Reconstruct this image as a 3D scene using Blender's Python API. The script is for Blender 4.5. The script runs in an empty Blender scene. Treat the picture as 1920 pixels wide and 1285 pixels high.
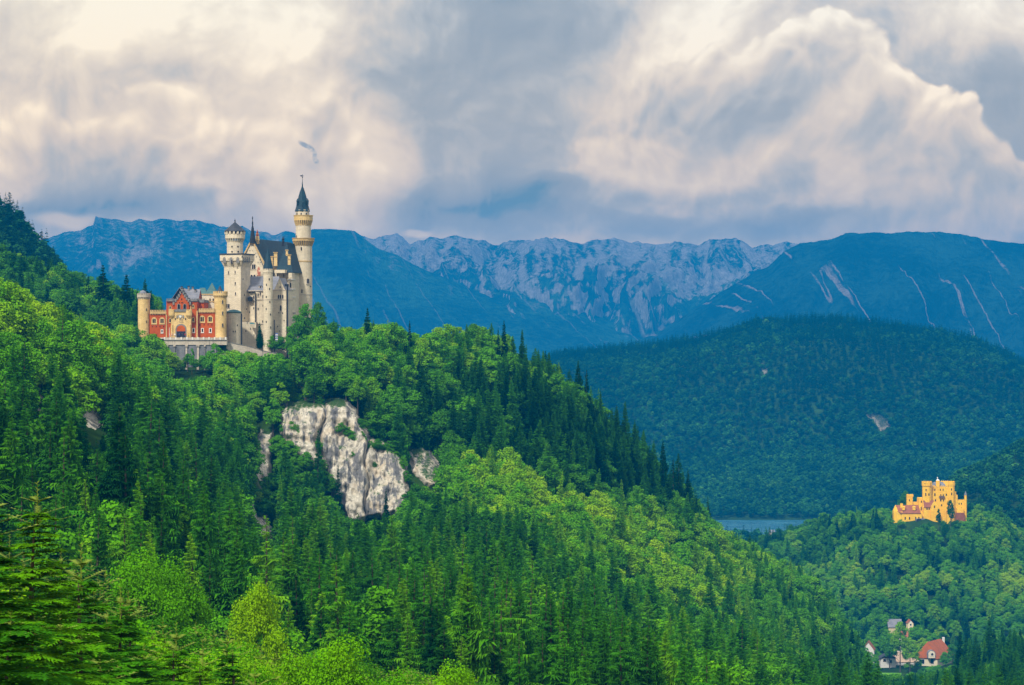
import bpy, math, random
import numpy as np
from mathutils import Vector, Matrix
sc = bpy.context.scene
COL = sc.collection
R = math.radians
PI = math.pi
F = 4500.0      # focal length in photo pixels
CX, CY = 960.0, 642.5
MARGIN = 420

# ------------------------------------------------------------------ camera
cam = bpy.data.objects.new('camera', bpy.data.cameras.new('camera'))
COL.objects.link(cam)
cam.data.sensor_width = 36.0
cam.data.lens = F / 1920.0 * 36.0
cam.data.clip_start = 0.5
cam.data.clip_end = 60000
cam.location = (0, 0, 0)
cam.rotation_euler = (R(90), 0, 0)
sc.camera = cam

# ------------------------------------------------------------------ exposure
sc.view_settings.view_transform = 'Standard'
sc.view_settings.look = 'None'
sc.view_settings.exposure = 0.0
sc.view_settings.gamma = 1.0
sc.view_settings.use_curve_mapping = False
sc.render.engine = 'CYCLES'
cy = sc.cycles
cy.max_bounces = 4
cy.diffuse_bounces = 2
cy.glossy_bounces = 2
cy.transmission_bounces = 2
cy.volume_bounces = 0
cy.transparent_max_bounces = 4
cy.use_denoising = True
cy.caustics_reflective = False
cy.caustics_refractive = False
cy.sample_clamp_indirect = 4.0

SUN_EL, SUN_AZ = R(47), R(209)       # azimuth clockwise from +Y: behind the camera, to its left
SKY_STRENGTH = 0.10
sun_dir = Vector((math.sin(SUN_AZ)*math.cos(SUN_EL), math.cos(SUN_AZ)*math.cos(SUN_EL), math.sin(SUN_EL)))
sl = bpy.data.lights.new('sun', 'SUN'); sl.energy = 5.0; sl.angle = R(5); sl.color = (1.0, 0.93, 0.80)
sun = bpy.data.objects.new('sun', sl); COL.objects.link(sun)
sun.rotation_euler = (-sun_dir).to_track_quat('-Z', 'Y').to_euler()
sun.location = (0, 0, 3000)

# ------------------------------------------------------------------ node helper
class NT:
    def __init__(s, tree):
        s.t = tree; s.n = tree.nodes; s.l = tree.links
    def _in(s, sock, v):
        if v is None: return
        if isinstance(v, bpy.types.NodeSocket): s.l.new(v, sock)
        else:
            try: sock.default_value = v
            except Exception: sock.default_value = (v, v, v)
    def node(s, typ, ins=None, **kw):
        n = s.n.new(typ)
        for k, v in kw.items(): setattr(n, k, v)
        if ins:
            for k, v in ins.items(): s._in(n.inputs[k], v)
        return n
    def math(s, op, a, b=None, c=None, clamp=False):
        n = s.n.new('ShaderNodeMath'); n.operation = op; n.use_clamp = clamp
        s._in(n.inputs[0], a)
        if b is not None: s._in(n.inputs[1], b)
        if c is not None: s._in(n.inputs[2], c)
        return n.outputs[0]
    def vmath(s, op, a, b=None, scale=None):
        n = s.n.new('ShaderNodeVectorMath'); n.operation = op
        s._in(n.inputs[0], a)
        if b is not None: s._in(n.inputs[1], b)
        if scale is not None: s._in(n.inputs[3], scale)
        return n.outputs[1] if op in ('LENGTH', 'DOT_PRODUCT', 'DISTANCE') else n.outputs[0]
    def xyz(s, x, y, z):
        n = s.n.new('ShaderNodeCombineXYZ')
        s._in(n.inputs[0], x); s._in(n.inputs[1], y); s._in(n.inputs[2], z)
        return n.outputs[0]
    def sep(s, v):
        n = s.n.new('ShaderNodeSeparateXYZ'); s.l.new(v, n.inputs[0]); return n.outputs
    def noise(s, v, scale, detail=4, rough=0.55, dist=0.0, lac=2.0, dims='3D', col=False):
        n = s.n.new('ShaderNodeTexNoise'); n.noise_dimensions = dims
        if v is not None: s.l.new(v, n.inputs['Vector'])
        n.inputs['Scale'].default_value = scale; n.inputs['Detail'].default_value = detail
        n.inputs['Roughness'].default_value = rough; n.inputs['Distortion'].default_value = dist
        n.inputs['Lacunarity'].default_value = lac
        return n.outputs[1] if col else n.outputs[0]
    def noise2(s, v, scale, detail=4, rough=0.55, col=False): return s.noise(v, scale, detail, rough, dims='2D', col=col)
    def rng(s, v, a, b, c=0.0, d=1.0, smooth=True):
        n = s.n.new('ShaderNodeMapRange'); n.interpolation_type = 'SMOOTHSTEP' if smooth else 'LINEAR'
        s._in(n.inputs[0], v); s._in(n.inputs[1], a); s._in(n.inputs[2], b); s._in(n.inputs[3], c); s._in(n.inputs[4], d)
        return n.outputs[0]
    def mix(s, f, a, b, mode='MIX'):
        n = s.n.new('ShaderNodeMix'); n.data_type = 'RGBA'; n.blend_type = mode
        s._in(n.inputs[0], f); s._in(n.inputs[6], col4(a)); s._in(n.inputs[7], col4(b))
        return n.outputs[2]
    def ramp(s, f, stops, interp='LINEAR'):
        n = s.n.new('ShaderNodeValToRGB'); r = n.color_ramp; r.interpolation = interp
        while len(r.elements) < len(stops): r.elements.new(0.5)
        for e, (p, c) in zip(r.elements, stops):
            e.position = p; e.color = col4(c)
        s._in(n.inputs[0], f)
        return n.outputs[0]
def col4(c):
    if isinstance(c, (tuple, list)) and len(c) == 3: return (c[0], c[1], c[2], 1.0)
    return c
def srgb(r, g, b):
    f = lambda v: (v/255.0/12.92 if v/255.0 <= 0.04045 else ((v/255.0+0.055)/1.055)**2.4)
    return (f(r), f(g), f(b))

# ------------------------------------------------------------------ world: daylight sky under a deck of clouds
world = bpy.data.worlds.new('World'); sc.world = world; world.use_nodes = True
def build_world():
    w = NT(world.node_tree); w.n.clear()
    sky = w.node('ShaderNodeTexSky', sky_type='NISHITA', sun_disc=False, sun_elevation=SUN_EL, sun_rotation=SUN_AZ)
    dirv = w.node('ShaderNodeTexCoord').outputs['Generated']
    x, y, z = w.sep(dirv)
    az = w.math('ARCTAN2', x, y)
    el = w.math('ARCSINE', z)
    U = w.math('MULTIPLY', az, 4.5)          # azimuth and elevation in units of 1000 photo pixels
    V = w.math('MULTIPLY', el, 4.5)
    P0 = w.xyz(U, V, 0.0)
    nw = w.noise2(P0, 2.2, 3, 0.5, col=True)
    nw2 = w.noise2(P0, 8.0, 1.5, 0.5, col=True)
    P = w.vmath('ADD', P0, w.vmath('SCALE', w.vmath('SUBTRACT', nw, (0.5, 0.5, 0.5)), scale=0.16))
    P = w.vmath('ADD', P, w.vmath('SCALE', w.vmath('SUBTRACT', nw2, (0.5, 0.5, 0.5)), scale=0.045))
    P2 = w.vmath('ADD', P0, w.vmath('SCALE', w.vmath('SUBTRACT', nw2, (0.5, 0.5, 0.5)), scale=0.05))
    def blob(px, py, rx, ry, rot=0.0, src=None):
        m = w.node('ShaderNodeMapping', vector_type='TEXTURE')
        w.l.new(src or P, m.inputs[0])
        m.inputs[1].default_value = ((px-CX)/1000.0, (CY-py)/1000.0, 0)
        m.inputs[2].default_value = (0, 0, R(rot))
        m.inputs[3].default_value = (rx/1000.0, ry/1000.0, 1)
        g = w.node('ShaderNodeTexGradient', gradient_type='SPHERICAL'); w.l.new(m.outputs[0], g.inputs[0])
        return g.outputs[1]
    def field(bl, src=None):
        s = None
        for b in bl:
            v = blob(*b, src=src)
            s = v if s is None else w.math('MAXIMUM', s, v)
        return s
    def fsum(bl, src=None):
        s = None
        for b in bl:
            v = blob(*b, src=src)
            s = v if s is None else w.math('ADD', s, v)
        return s
    n1 = w.noise2(P, 3.0, 5, 0.5)
    n1b = w.noise2(w.vmath('ADD', P, (-0.018, 0.030, 0.0)), 3.0, 5, 0.5)
    n2 = w.noise2(P, 7.0, 6, 0.56)
    n2b = w.noise2(w.vmath('ADD', P, (-0.010, 0.016, 0.0)), 7.0, 6, 0.56)
    n3 = w.noise2(P0, 22.0, 4, 0.6)
    def lobes(off):
        s = None
        for sc_, am in ((9.0, 0.62), (24.0, 0.34)):
            v = w.node('ShaderNodeTexVoronoi', feature='SMOOTH_F1', voronoi_dimensions='2D'); w.l.new(w.vmath('ADD', P, off), v.inputs['Vector'])
            v.inputs['Scale'].default_value = sc_; v.inputs['Smoothness'].default_value = 0.35
            d_ = w.math('MULTIPLY', w.math('SUBTRACT', 1.0, v.outputs['Distance']), am)
            s = d_ if s is None else w.math('ADD', s, d_)
        return s
    lb = lobes((0, 0, 0)); lb2 = lobes((-0.010, 0.016, 0.0))
    lrel = w.math('SUBTRACT', lb, lb2)
    relief = w.math('MULTIPLY', lrel, 0.30)
    relief = w.math('ADD', relief, w.math('ADD', w.math('MULTIPLY', w.math('SUBTRACT', n1, n1b), 2.2), w.math('MULTIPLY', w.math('SUBTRACT', n2, n2b), 0.9)))
    nl = w.noise2(P0, 1.3, 3, 0.5)
    # tone: 0 dark blue-grey ... 1 cream white
    tone = w.rng(n1, 0.2, 0.8, 0.44, 0.64, smooth=False)
    bright = fsum(CLOUD_BRIGHT)
    dark = fsum(CLOUD_DARK, src=P)
    tone = w.math('ADD', tone, w.math('MULTIPLY', bright, 0.42))
    tone = w.math('SUBTRACT', tone, w.math('MULTIPLY', dark, 0.24))
    # cumulus masses with a crisp edge
    for (bl, soft, base, amp) in CUMULUS:
        f = w.math('ADD', field(bl, src=P), w.math('ADD', w.math('MULTIPLY', w.math('SUBTRACT', n2, 0.5), 0.22), w.math('MULTIPLY', w.math('SUBTRACT', lb, 0.62), 0.42)))
        m = w.math('MULTIPLY', w.rng(f, 0.30-soft, 0.30+soft), w.rng(w.math('ADD', V, w.math('MULTIPLY', w.math('SUBTRACT', n1, 0.5), 0.25)), 0.235, 0.36))
        inner = w.rng(f, 0.25, 0.85)
        t = w.math('SUBTRACT', base, w.math('MULTIPLY', inner, amp))
        t = w.math('ADD', t, w.math('MULTIPLY', w.math('SUBTRACT', n1, 0.5), 0.75))
        t = w.math('ADD', t, w.math('MULTIPLY', lrel, w.rng(inner, 0.0, 1.0, 0.65, 0.3)))
        mm = w.node('ShaderNodeMix', data_type='FLOAT'); w.l.new(m, mm.inputs[0]); w.l.new(tone, mm.inputs[2]); w.l.new(t, mm.inputs[3])
        tone = mm.outputs[0]
    low = fsum(CLOUD_LOW)
    tone = w.math('SUBTRACT', tone, w.math('MULTIPLY', low, 0.36))
    tone = w.math('ADD', tone, w.math('MULTIPLY', relief, 0.6))
    tone = w.math('ADD', tone, w.math('MULTIPLY', w.rng(tone, 0.28, 0.0, smooth=False), 0.16))
    gap = fsum(CLOUD_GAP, src=P2)
    tone = w.math('ADD', tone, w.rng(gap, 0.15, 0.75, 0, 0.42))
    wisp = w.math('MULTIPLY', w.rng(fsum(CLOUD_WISP, src=P2), 0.05, 0.8), w.rng(n3, 0.28, 0.52))
    tone = w.math('SUBTRACT', tone, w.math('MULTIPLY', wisp, 0.55))
    c = w.ramp(tone, CLOUD_RAMP)
    # warm cream on the left and top, lilac grey to the right
    warm = w.rng(w.math('ADD', U, w.math('MULTIPLY', nl, 0.5)), -1.0, 0.9)
    c = w.mix(1.0, c, w.mix(warm, (1.03, 1.0, 0.93), (0.985, 0.985, 1.02)), 'MULTIPLY')
    # warmer low down, to offset the blue the haze lays over it
    c = w.mix(1.0, c, w.mix(w.rng(el, 0.035, 0.17), (1.54, 1.13, 0.58), (1.05, 1.0, 0.82)), 'MULTIPLY')
    c = w.mix(w.rng(el, 0.2, 0.6), c, w.mix(1.0, c, (0.92, 1.0, 1.16), 'MULTIPLY'))
    # an overcast sky is brighter towards the zenith
    zen = w.rng(el, 0.15, 0.9, 1.0, ZENITH)
    c = w.mix(1.0, c, w.xyz(zen, zen, w.math('MULTIPLY', zen, 1.0)), 'MULTIPLY')
    ground = w.rng(el, -0.15, -0.02, 0.15, 1.0)
    c = w.mix(1.0, c, w.xyz(ground, ground, ground), 'MULTIPLY')
    bg1 = w.node('ShaderNodeBackground', {'Color': sky.outputs[0], 'Strength': SKY_STRENGTH})
    bg2 = w.node('ShaderNodeBackground', {'Color': c, 'Strength': CLOUD_STRENGTH})
    ms = w.node('ShaderNodeMixShader', {0: 0.93}); w.l.new(bg1.outputs[0], ms.inputs[1]); w.l.new(bg2.outputs[0], ms.inputs[2])
    out = w.node('ShaderNodeOutputWorld'); w.l.new(ms.outputs[0], out.inputs[0])
ZENITH = 1.9
CLOUD_STRENGTH = 1.45
CLOUD_BRIGHT = [(60, 60, 420, 300), (330, 60, 330, 150), (560, 90, 260, 160, 30), (560, 260, 260, 200), (1300, 40, 200, 190, 70), (1230, 250, 300, 220), (640, 330, 160, 200), (1850, 60, 240, 100)]
CLOUD_DARK = [(90, 150, 110, 220), (430, 170, 330, 70, 8), (760, 90, 330, 240), (860, 330, 330, 220), (960, 60, 260, 330), (350, 120, 250, 60, 12), (1750, 200, 420, 160, -25), (160, 380, 420, 60), (1860, 200, 230, 170), (480, 210, 220, 60, -20), (1480, 340, 260, 60)]
CUMULUS = [
    ([(250, 330, 330, 150, -12), (320, 245, 130, 90), (420, 310, 180, 110, -20), (610, 330, 150, 170), (100, 330, 260, 120)], 0.12, 0.86, 0.30),
    ([(1330, 230, 300, 200), (1540, 150, 160, 150), (1450, 230, 280, 200), (1620, 260, 260, 190, -30), (1740, 320, 280, 160, -25), (1860, 380, 240, 140, -20), (1200, 280, 220, 160)], 0.05, 0.77, 0.27),
]
CLOUD_LOW = [(1130, 392, 520, 62), (900, 380, 260, 55), (1420, 412, 330, 40), (200, 388, 260, 34), (1230, 352, 300, 34)]
CLOUD_GAP = [(130, 418, 90, 26), (785, 438, 50, 16)]
CLOUD_WISP = [(566, 273, 15, 8, -10), (580, 275, 17, 8, -10), (591, 283, 13, 9, -30), (598, 294, 8, 13, 0), (603, 303, 8, 7, 0)]
CLOUD_RAMP = [(0.0, srgb(104, 124, 142)), (0.18, srgb(146, 150, 160)), (0.40, srgb(176, 176, 182)), (0.62, srgb(208, 199, 194)), (0.82, srgb(228, 219, 210)), (1.0, srgb(247, 240, 231))]
build_world()

# ------------------------------------------------------------------ numpy noise
_rs = np.random.RandomState(7)
_perm = _rs.permutation(256); _perm = np.concatenate([_perm, _perm, _perm])
_gr = _rs.rand(256)*2*PI; _gx = np.cos(_gr); _gy = np.sin(_gr)
def perlin(x, y, seed=0):
    x = np.asarray(x, float) + seed*17.13; y = np.asarray(y, float) + seed*31.7
    xi = np.floor(x).astype(int); yi = np.floor(y).astype(int)
    xf = x-xi; yf = y-yi
    u = xf*xf*xf*(xf*(xf*6-15)+10); v = yf*yf*yf*(yf*(yf*6-15)+10)
    def g(ix, iy, fx, fy):
        h = _perm[_perm[ix & 255] + (iy & 255)]
        return _gx[h]*fx + _gy[h]*fy
    a = g(xi, yi, xf, yf); b = g(xi+1, yi, xf-1, yf); c = g(xi, yi+1, xf, yf-1); d = g(xi+1, yi+1, xf-1, yf-1)
    return (a*(1-u)+b*u)*(1-v) + (c*(1-u)+d*u)*v
def fbm(x, y, o=4, seed=0, gain=0.5):
    s = 0; a = 1.0; f = 1.0
    for k in range(o):
        s = s + a*perlin(x*f, y*f, seed+k*3); a *= gain; f *= 2.03
    return s
def ridged(x, y, o=4, seed=0, gain=0.5):
    s = 0; a = 1.0; f = 1.0
    for k in range(o):
        s = s + a*(1-2*np.abs(perlin(x*f, y*f, seed+k*5))); a *= gain; f *= 2.07
    return s/2.0

# ------------------------------------------------------------------ objects
def tag(o, label=None, cat=None, group=None, kind=None):
    if label: o['label'] = label
    if cat: o['category'] = cat
    if group: o['group'] = group
    if kind: o['kind'] = kind
    return o
def empty(name, loc=(0, 0, 0), rz=0.0):
    o = bpy.data.objects.new(name, None); COL.objects.link(o)
    o.location = loc; o.rotation_euler = (0, 0, rz); o.empty_display_size = 1.0
    return o
def mesh_np(name, V, Fc, mats, mi=None, smooth=False):
    """V (n,3); Fc: list of faces or an (m,k) array of equal-size faces"""
    me = bpy.data.meshes.new(name)
    V = np.asarray(V, dtype=np.float32)
    if isinstance(Fc, np.ndarray):
        m, k = Fc.shape
        me.vertices.add(len(V)); me.vertices.foreach_set('co', V.ravel())
        me.loops.add(m*k); me.loops.foreach_set('vertex_index', Fc.astype(np.int32).ravel())
        me.polygons.add(m); me.polygons.foreach_set('loop_start', np.arange(0, m*k, k, dtype=np.int32))
        me.polygons.foreach_set('loop_total', np.full(m, k, dtype=np.int32))
        me.update(calc_edges=True)
    else:
        me.from_pydata([tuple(v) for v in V], [], Fc)
    for mt in mats: me.materials.append(mt)
    if mi is not None: me.polygons.foreach_set('material_index', np.asarray(mi, dtype=np.int32))
    if smooth: me.polygons.foreach_set('use_smooth', np.ones(len(me.polygons), dtype=bool))
    me.validate(); me.update()
    return me
def link(name, me, parent=None, loc=(0, 0, 0)):
    o = bpy.data.objects.new(name, me); COL.objects.link(o)
    o.location = loc
    if parent is not None: o.parent = parent
    return o
def wpt(px, py, d):
    return Vector(((px-CX)/F*d, d, (CY-py)/F*d))
def zat(py, d): return (CY-py)/F*d
def xat(px, d): return (px-CX)/F*d

def mat(name, build, rough=0.9, spec=0.2):
    m = bpy.data.materials.new(name); m.use_nodes = True
    w = NT(m.node_tree); w.n.clear()
    out = w.node('ShaderNodeOutputMaterial')
    b = w.node('ShaderNodeBsdfPrincipled'); b.inputs['Roughness'].default_value = rough
    b.inputs['Specular IOR Level'].default_value = spec
    w.l.new(b.outputs[0], out.inputs[0])
    build(w, b, out)
    return m
# ------------------------------------------------------------------ terrain: each hill is a profile (distance, height) given for several bearings
def prof(table, px, d, fade=None):
    """bilinear look-up of a profile table {px: [(d, z), ...]} at arrays px, d"""
    keys = sorted(table)
    zs = []
    for k in keys:
        pts = table[k]
        zs.append(np.interp(d, [p[0] for p in pts], [p[1] for p in pts]))
    zs = np.array(zs)
    kk = np.clip(np.searchsorted(keys, px)-1, 0, len(keys)-2)
    k0 = np.array(keys)[kk]; k1 = np.array(keys)[kk+1]
    t = np.clip((px-k0)/(k1-k0), 0, 1); t = t*t*(3-2*t)*0.5 + t*0.5
    idx = np.arange(len(px)) if px.ndim == 1 else None
    flat = zs.reshape(len(keys), -1); kf = kk.ravel(); n = np.arange(kf.size)
    z = flat[kf, n]*(1-t.ravel()) + flat[kf+1, n]*t.ravel()
    return z.reshape(px.shape)
N0 = [(0, -2), (25, -8), (60, -16), (150, -34)]
LA = {
 -400: N0+[(300, -40), (450, -25), (620, 22), (700, 25), (800, 5), (1000, -60), (1200, -150), (1500, -230)],
 -100: N0+[(300, -42), (450, -25), (600, 12), (650, 14), (800, -10), (1000, -60), (1200, -150), (1500, -230)],
 0:   N0+[(300, -44), (450, -29), (560, -8), (620, 0), (700, -6), (800, -20), (1000, -60), (1200, -150), (1500, -230)],
 120: N0+[(300, -46), (450, -34), (560, -18), (640, -8), (700, -10), (800, -20), (1000, -50), (1200, -150), (1500, -230)],
 200: N0+[(300, -47), (450, -38), (580, -22), (660, -13), (760, -17), (850, -25), (950, -22), (1050, -40), (1200, -120), (1500, -230)],
 250: N0+[(300, -48), (450, -42), (600, -30), (700, -24), (800, -24), (880, -20), (925, -12), (940, 1), (1060, 1), (1120, -50), (1300, -230)],
 310: N0+[(300, -49), (450, -46), (600, -42), (700, -36), (800, -30), (880, -20), (920, -12), (930.6, -10.5), (933, 1.2), (1060, 1.2), (1120, -50), (1300, -230)],
 400: N0+[(300, -50), (450, -55), (600, -53), (750, -43), (850, -30), (900, -18), (926, -11.5), (930.6, -10.5), (933, 1.0), (1060, 0), (1130, -60), (1300, -230)],
 450: N0+[(300, -51), (450, -58), (600, -58), (750, -50), (850, -34), (900, -19), (928, -10), (938, -3), (950, -2), (1060, -2), (1130, -60), (1300, -230)],
 520: N0+[(300, -52), (450, -61), (600, -64), (750, -62), (833, -56), (856, -27), (905, -15), (940, -6.5), (970, -5), (1060, -6), (1120, -50), (1300, -230)],
 580: N0+[(300, -52), (450, -62), (600, -68), (750, -68), (835, -63), (857, -24), (905, -15), (950, -9), (1000, -9), (1080, -45), (1250, -150), (1400, -230)],
 650: N0+[(300, -53), (450, -64), (600, -70), (750, -70), (835, -66), (858, -23), (905, -15), (955, -9), (1000, -10), (1080, -45), (1250, -150), (1400, -230)],
 700: N0+[(300, -53), (450, -65), (600, -70), (750, -70), (838, -66), (858, -37), (905, -19), (960, -9.5), (1010, -10), (1090, -50), (1250, -150), (1400, -230)],
 780: N0+[(300, -54), (450, -66), (600, -71), (750, -69), (842, -58), (865, -42), (915, -22), (970, -10), (1020, -12), (1090, -50), (1250, -150), (1400, -230)],
 850: N0+[(300, -54), (450, -66), (600, -72), (750, -67), (850, -52), (920, -28), (980, -9), (1030, -12), (1100, -50), (1260, -150), (1400, -230)],
 930: N0+[(300, -55), (450, -67), (600, -74), (750, -69), (850, -55), (925, -30), (985, -10.5), (1035, -14), (1110, -60), (1270, -150), (1400, -230)],
 1000: N0+[(300, -55), (450, -68), (600, -77), (750, -73), (850, -60), (930, -38), (992, -20), (1040, -24), (1120, -70), (1280, -160), (1420, -230)],
 1100: N0+[(300, -56), (450, -71), (600, -83), (750, -83), (880, -69), (960, -49), (1022, -35), (1070, -42), (1150, -90), (1300, -170), (1450, -230)],
 1200: N0+[(300, -57), (450, -73), (600, -89), (750, -95), (900, -87), (1000, -71), (1060, -59.5), (1110, -68), (1200, -120), (1350, -190), (1450, -230)],
 1300: N0+[(300, -59), (450, -77), (600, -93), (750, -105), (900, -107), (1020, -98), (1120, -87), (1170, -95), (1280, -150), (1420, -210), (1500, -230)],
 1400: N0+[(300, -61), (450, -82), (600, -97), (750, -114), (900, -122), (1050, -122), (1200, -113), (1260, -124), (1400, -190), (1550, -230)],
 1500: N0+[(300, -64), (450, -87), (600, -103), (750, -121), (900, -133), (1100, -140), (1280, -136), (1350, -148), (1500, -205), (1600, -230)],
 1600: N0+[(300, -67), (450, -90), (600, -107), (750, -128), (900, -145), (1100, -160), (1280, -168), (1400, -185), (1520, -215), (1600, -230)],
 1700: N0+[(300, -69), (450, -93), (600, -112), (750, -135), (900, -155), (1100, -174), (1300, -194), (1430, -216), (1600, -230)],
 1820: N0+[(300, -69), (450, -92), (600, -110), (750, -130), (900, -146), (1100, -160), (1250, -178), (1450, -214), (1600, -230)],
 1920: N0+[(300, -69), (450, -92), (600, -110), (750, -128), (900, -144), (1100, -158), (1250, -176), (1450, -212), (1600, -230)],
 2340: N0+[(300, -69), (450, -92), (600, -110), (750, -128), (900, -144), (1100, -158), (1250, -176), (1450, -212), (1600, -230)],
}
LOWZ = -232.0
# second wooded spur behind the left slope, and the dark crag ridge behind that
LB = {
 -420: [(900, LOWZ), (1050, 10), (1200, 62), (1300, 40), (1500, LOWZ)],
 0:   [(900, LOWZ), (1000, -40), (1100, 10), (1200, 32), (1280, 10), (1500, LOWZ)],
 120: [(900, LOWZ), (1000, -40), (1100, 4), (1190, 25), (1270, 5), (1500, LOWZ)],
 210: [(900, LOWZ), (1000, -40), (1090, -2), (1170, 17), (1250, 0), (1450, LOWZ)],
 270: [(900, LOWZ), (1000, -40), (1080, -4), (1150, 10), (1220, -8), (1400, LOWZ)],
 330: [(900, LOWZ), (1020, -60), (1120, -3), (1180, -20), (1300, LOWZ)],
 420: [(900, LOWZ), (1020, -80), (1100, -22), (1180, -60), (1300, LOWZ)],
 560: [(900, LOWZ), (1300, LOWZ)], 2340: [(900, LOWZ), (1300, LOWZ)],
}
LC = {
 -420: [(1300, LOWZ), (1600, 160), (1750, 190), (1900, 100), (2400, LOWZ)],
 -100: [(1300, LOWZ), (1550, 80), (1700, 118), (1800, 90), (2300, LOWZ)],
 0:   [(1300, LOWZ), (1550, 50), (1700, 98), (1790, 70), (2300, LOWZ)],
 30:  [(1300, LOWZ), (1550, 48), (1700, 88), (1790, 60), (2300, LOWZ)],
 55:  [(1300, LOWZ), (1550, 40), (1700, 74), (1790, 50), (2300, LOWZ)],
 85:  [(1300, LOWZ), (1550, 32), (1700, 62), (1790, 40), (2300, LOWZ)],
 120: [(1300, LOWZ), (1550, 22), (1690, 44), (1770, 30), (2200, LOWZ)],
 165: [(1300, LOWZ), (1500, 0), (1650, 26), (1730, 10), (2200, LOWZ)],
 220: [(1300, LOWZ), (1500, -20), (1600, 4), (1700, -10), (2200, LOWZ)],
 320: [(1300, LOWZ), (1500, -60), (1600, -40), (1700, -60), (2100, LOWZ)],
 480: [(1300, LOWZ), (2000, LOWZ)], 2340: [(1300, LOWZ), (2000, LOWZ)],
}
# valley with the low hill that carries the yellow castle
LD = {
 -420: [(1400, -229), (2650, -218)], 1250: [(1400, -229), (2650, -218)],
 1340: [(1400, -229), (1700, -227), (1850, -212), (1950, -200), (2050, -208), (2300, -219)],
 1430: [(1400, -229), (1700, -227), (1800, -205), (1950, -174), (2050, -182), (2300, -219)],
 1550: [(1400, -229), (1690, -227), (1800, -198), (1950, -156), (2030, -165), (2250, -219)],
 1650: [(1400, -229), (1720, -227), (1800, -196), (1860, -174), (1925, -152), (1985, -147), (2060, -165), (2250, -219)],
 1730: [(1400, -229), (1720, -227), (1800, -194), (1860, -174), (1925, -150), (1935, -145), (1985, -143), (2060, -160), (2250, -219)],
 1800: [(1400, -229), (1720, -227), (1800, -194), (1860, -172), (1920, -148), (1985, -143), (2060, -160), (2250, -219)],
 1870: [(1400, -229), (1720, -227), (1800, -198), (1870, -175), (1960, -150), (2060, -170), (2250, -219)],
 1930: [(1400, -229), (1720, -227), (1800, -204), (1900, -188), (1980, -176), (2080, -190), (2250, -219)],
 2100: [(1400, -229), (1720, -227), (1900, -195), (2000, -185), (2250, -219)], 2340: [(1400, -229), (1720, -227), (1900, -195), (2000, -185), (2250, -219)],
}
LE = {
 -420: [(1900, LOWZ), (2600, LOWZ)], 1740: [(1900, LOWZ), (2600, LOWZ)],
 1790: [(1950, LOWZ), (2200, -150), (2320, -134), (2400, -160), (2600, LOWZ)],
 1850: [(1950, LOWZ), (2100, -172), (2200, -145), (2330, -118), (2420, -130), (2650, LOWZ)],
 1920: [(1950, LOWZ), (2050, -185), (2200, -135), (2330, -102), (2420, -110), (2650, LOWZ)],
 2100: [(1950, LOWZ), (2200, -100), (2330, -55), (2420, -60), (2650, LOWZ)],
 2340: [(1950, LOWZ), (2200, -80), (2330, -30), (2420, -40), (2650, LOWZ)],
}
def _f(a, b, c, lake=True):
    # a: ground row of the crest in the photograph, b: ground row of the gentle shelf
    zc = zat(a, 3900); zb = zat(b, 3380)
    return [(2900, -232), (2970, -224), (3030, -216), (3380, zb), (3560, zb*0.55+zc*0.45-8), (3720, zb*0.2+zc*0.8), (3900, zc), (4000, zc-6), (4300, zc-60), (4900, -232)]
LF = {-420: _f(780, 880, 0), 600: _f(790, 880, 0), 800: _f(750, 870, 0), 950: _f(708, 862, 0), 1060: _f(671, 858, 0), 1130: _f(664, 856, 0), 1200: _f(656, 852, 0), 1300: _f(644, 850, 0),
      1370: _f(628, 850, 0), 1420: _f(611, 850, 0), 1500: _f(606, 852, 0), 1560: _f(604, 855, 0), 1640: _f(614, 858, 0), 1740: _f(628, 862, 0), 1820: _f(643, 866, 0), 1880: _f(668, 870, 0), 1960: _f(708, 880, 0), 2100: _f(780, 900, 0), 2340: _f(850, 920, 0)}

def terrain_z(px, d):
    px = np.asarray(px, float); d = np.asarray(d, float)
    X = (px-CX)/F*d
    z = prof(LA, px, d)
    near = np.clip((d-40)/200, 0, 1)
    far = np.clip((d-1300)/600, 0, 1)
    flat = np.clip(1-np.maximum(np.abs(px-400)/190-0.6, 0)*3, 0, 1)*np.clip((d-925)/6, 0, 1)*np.clip((1090-d)/20, 0, 1)
    amp = (2.2*near+5*far)*(1-flat)
    for L in (LB, LC, LD, LE):
        z = np.maximum(z, prof(L, px, d))
    zf = prof(LF, px, d)
    hill = np.clip((zf+205)/120, 0, 1)
    zf = zf + hill*(30*fbm(X/420, d/420, 4, 11) + 26*(ridged(X/260+0.4*fbm(X/500, d/500, 2, 3), d/900, 3, 5)-0.5))*np.clip((3880-d)/250, 0.12, 1)*np.clip((4880-d)/300, 0, 1)
    z = np.maximum(z, np.where(d > 2900, zf, LOWZ))
    z = z + amp*fbm(X/45, d/45, 4, 2)*np.where(d > 2900, 0.0, 1.0)*np.where(z < -222, 0.15, 1.0)
    # left crag ridge gets bumps of rock
    c = np.clip(1-np.abs(d-1660)/300, 0, 1)*np.clip((260-px)/120, 0, 1)
    z = z + c*9*fbm(X/30, d/60, 3, 9)
    # lake basin
    lake = np.clip((d-2640)/60, 0, 1)*np.clip((2990-d)/15, 0, 1)
    z = np.where(lake > 0, z*(1-lake)+lake*np.minimum(z, -229), z)
    return z

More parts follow.
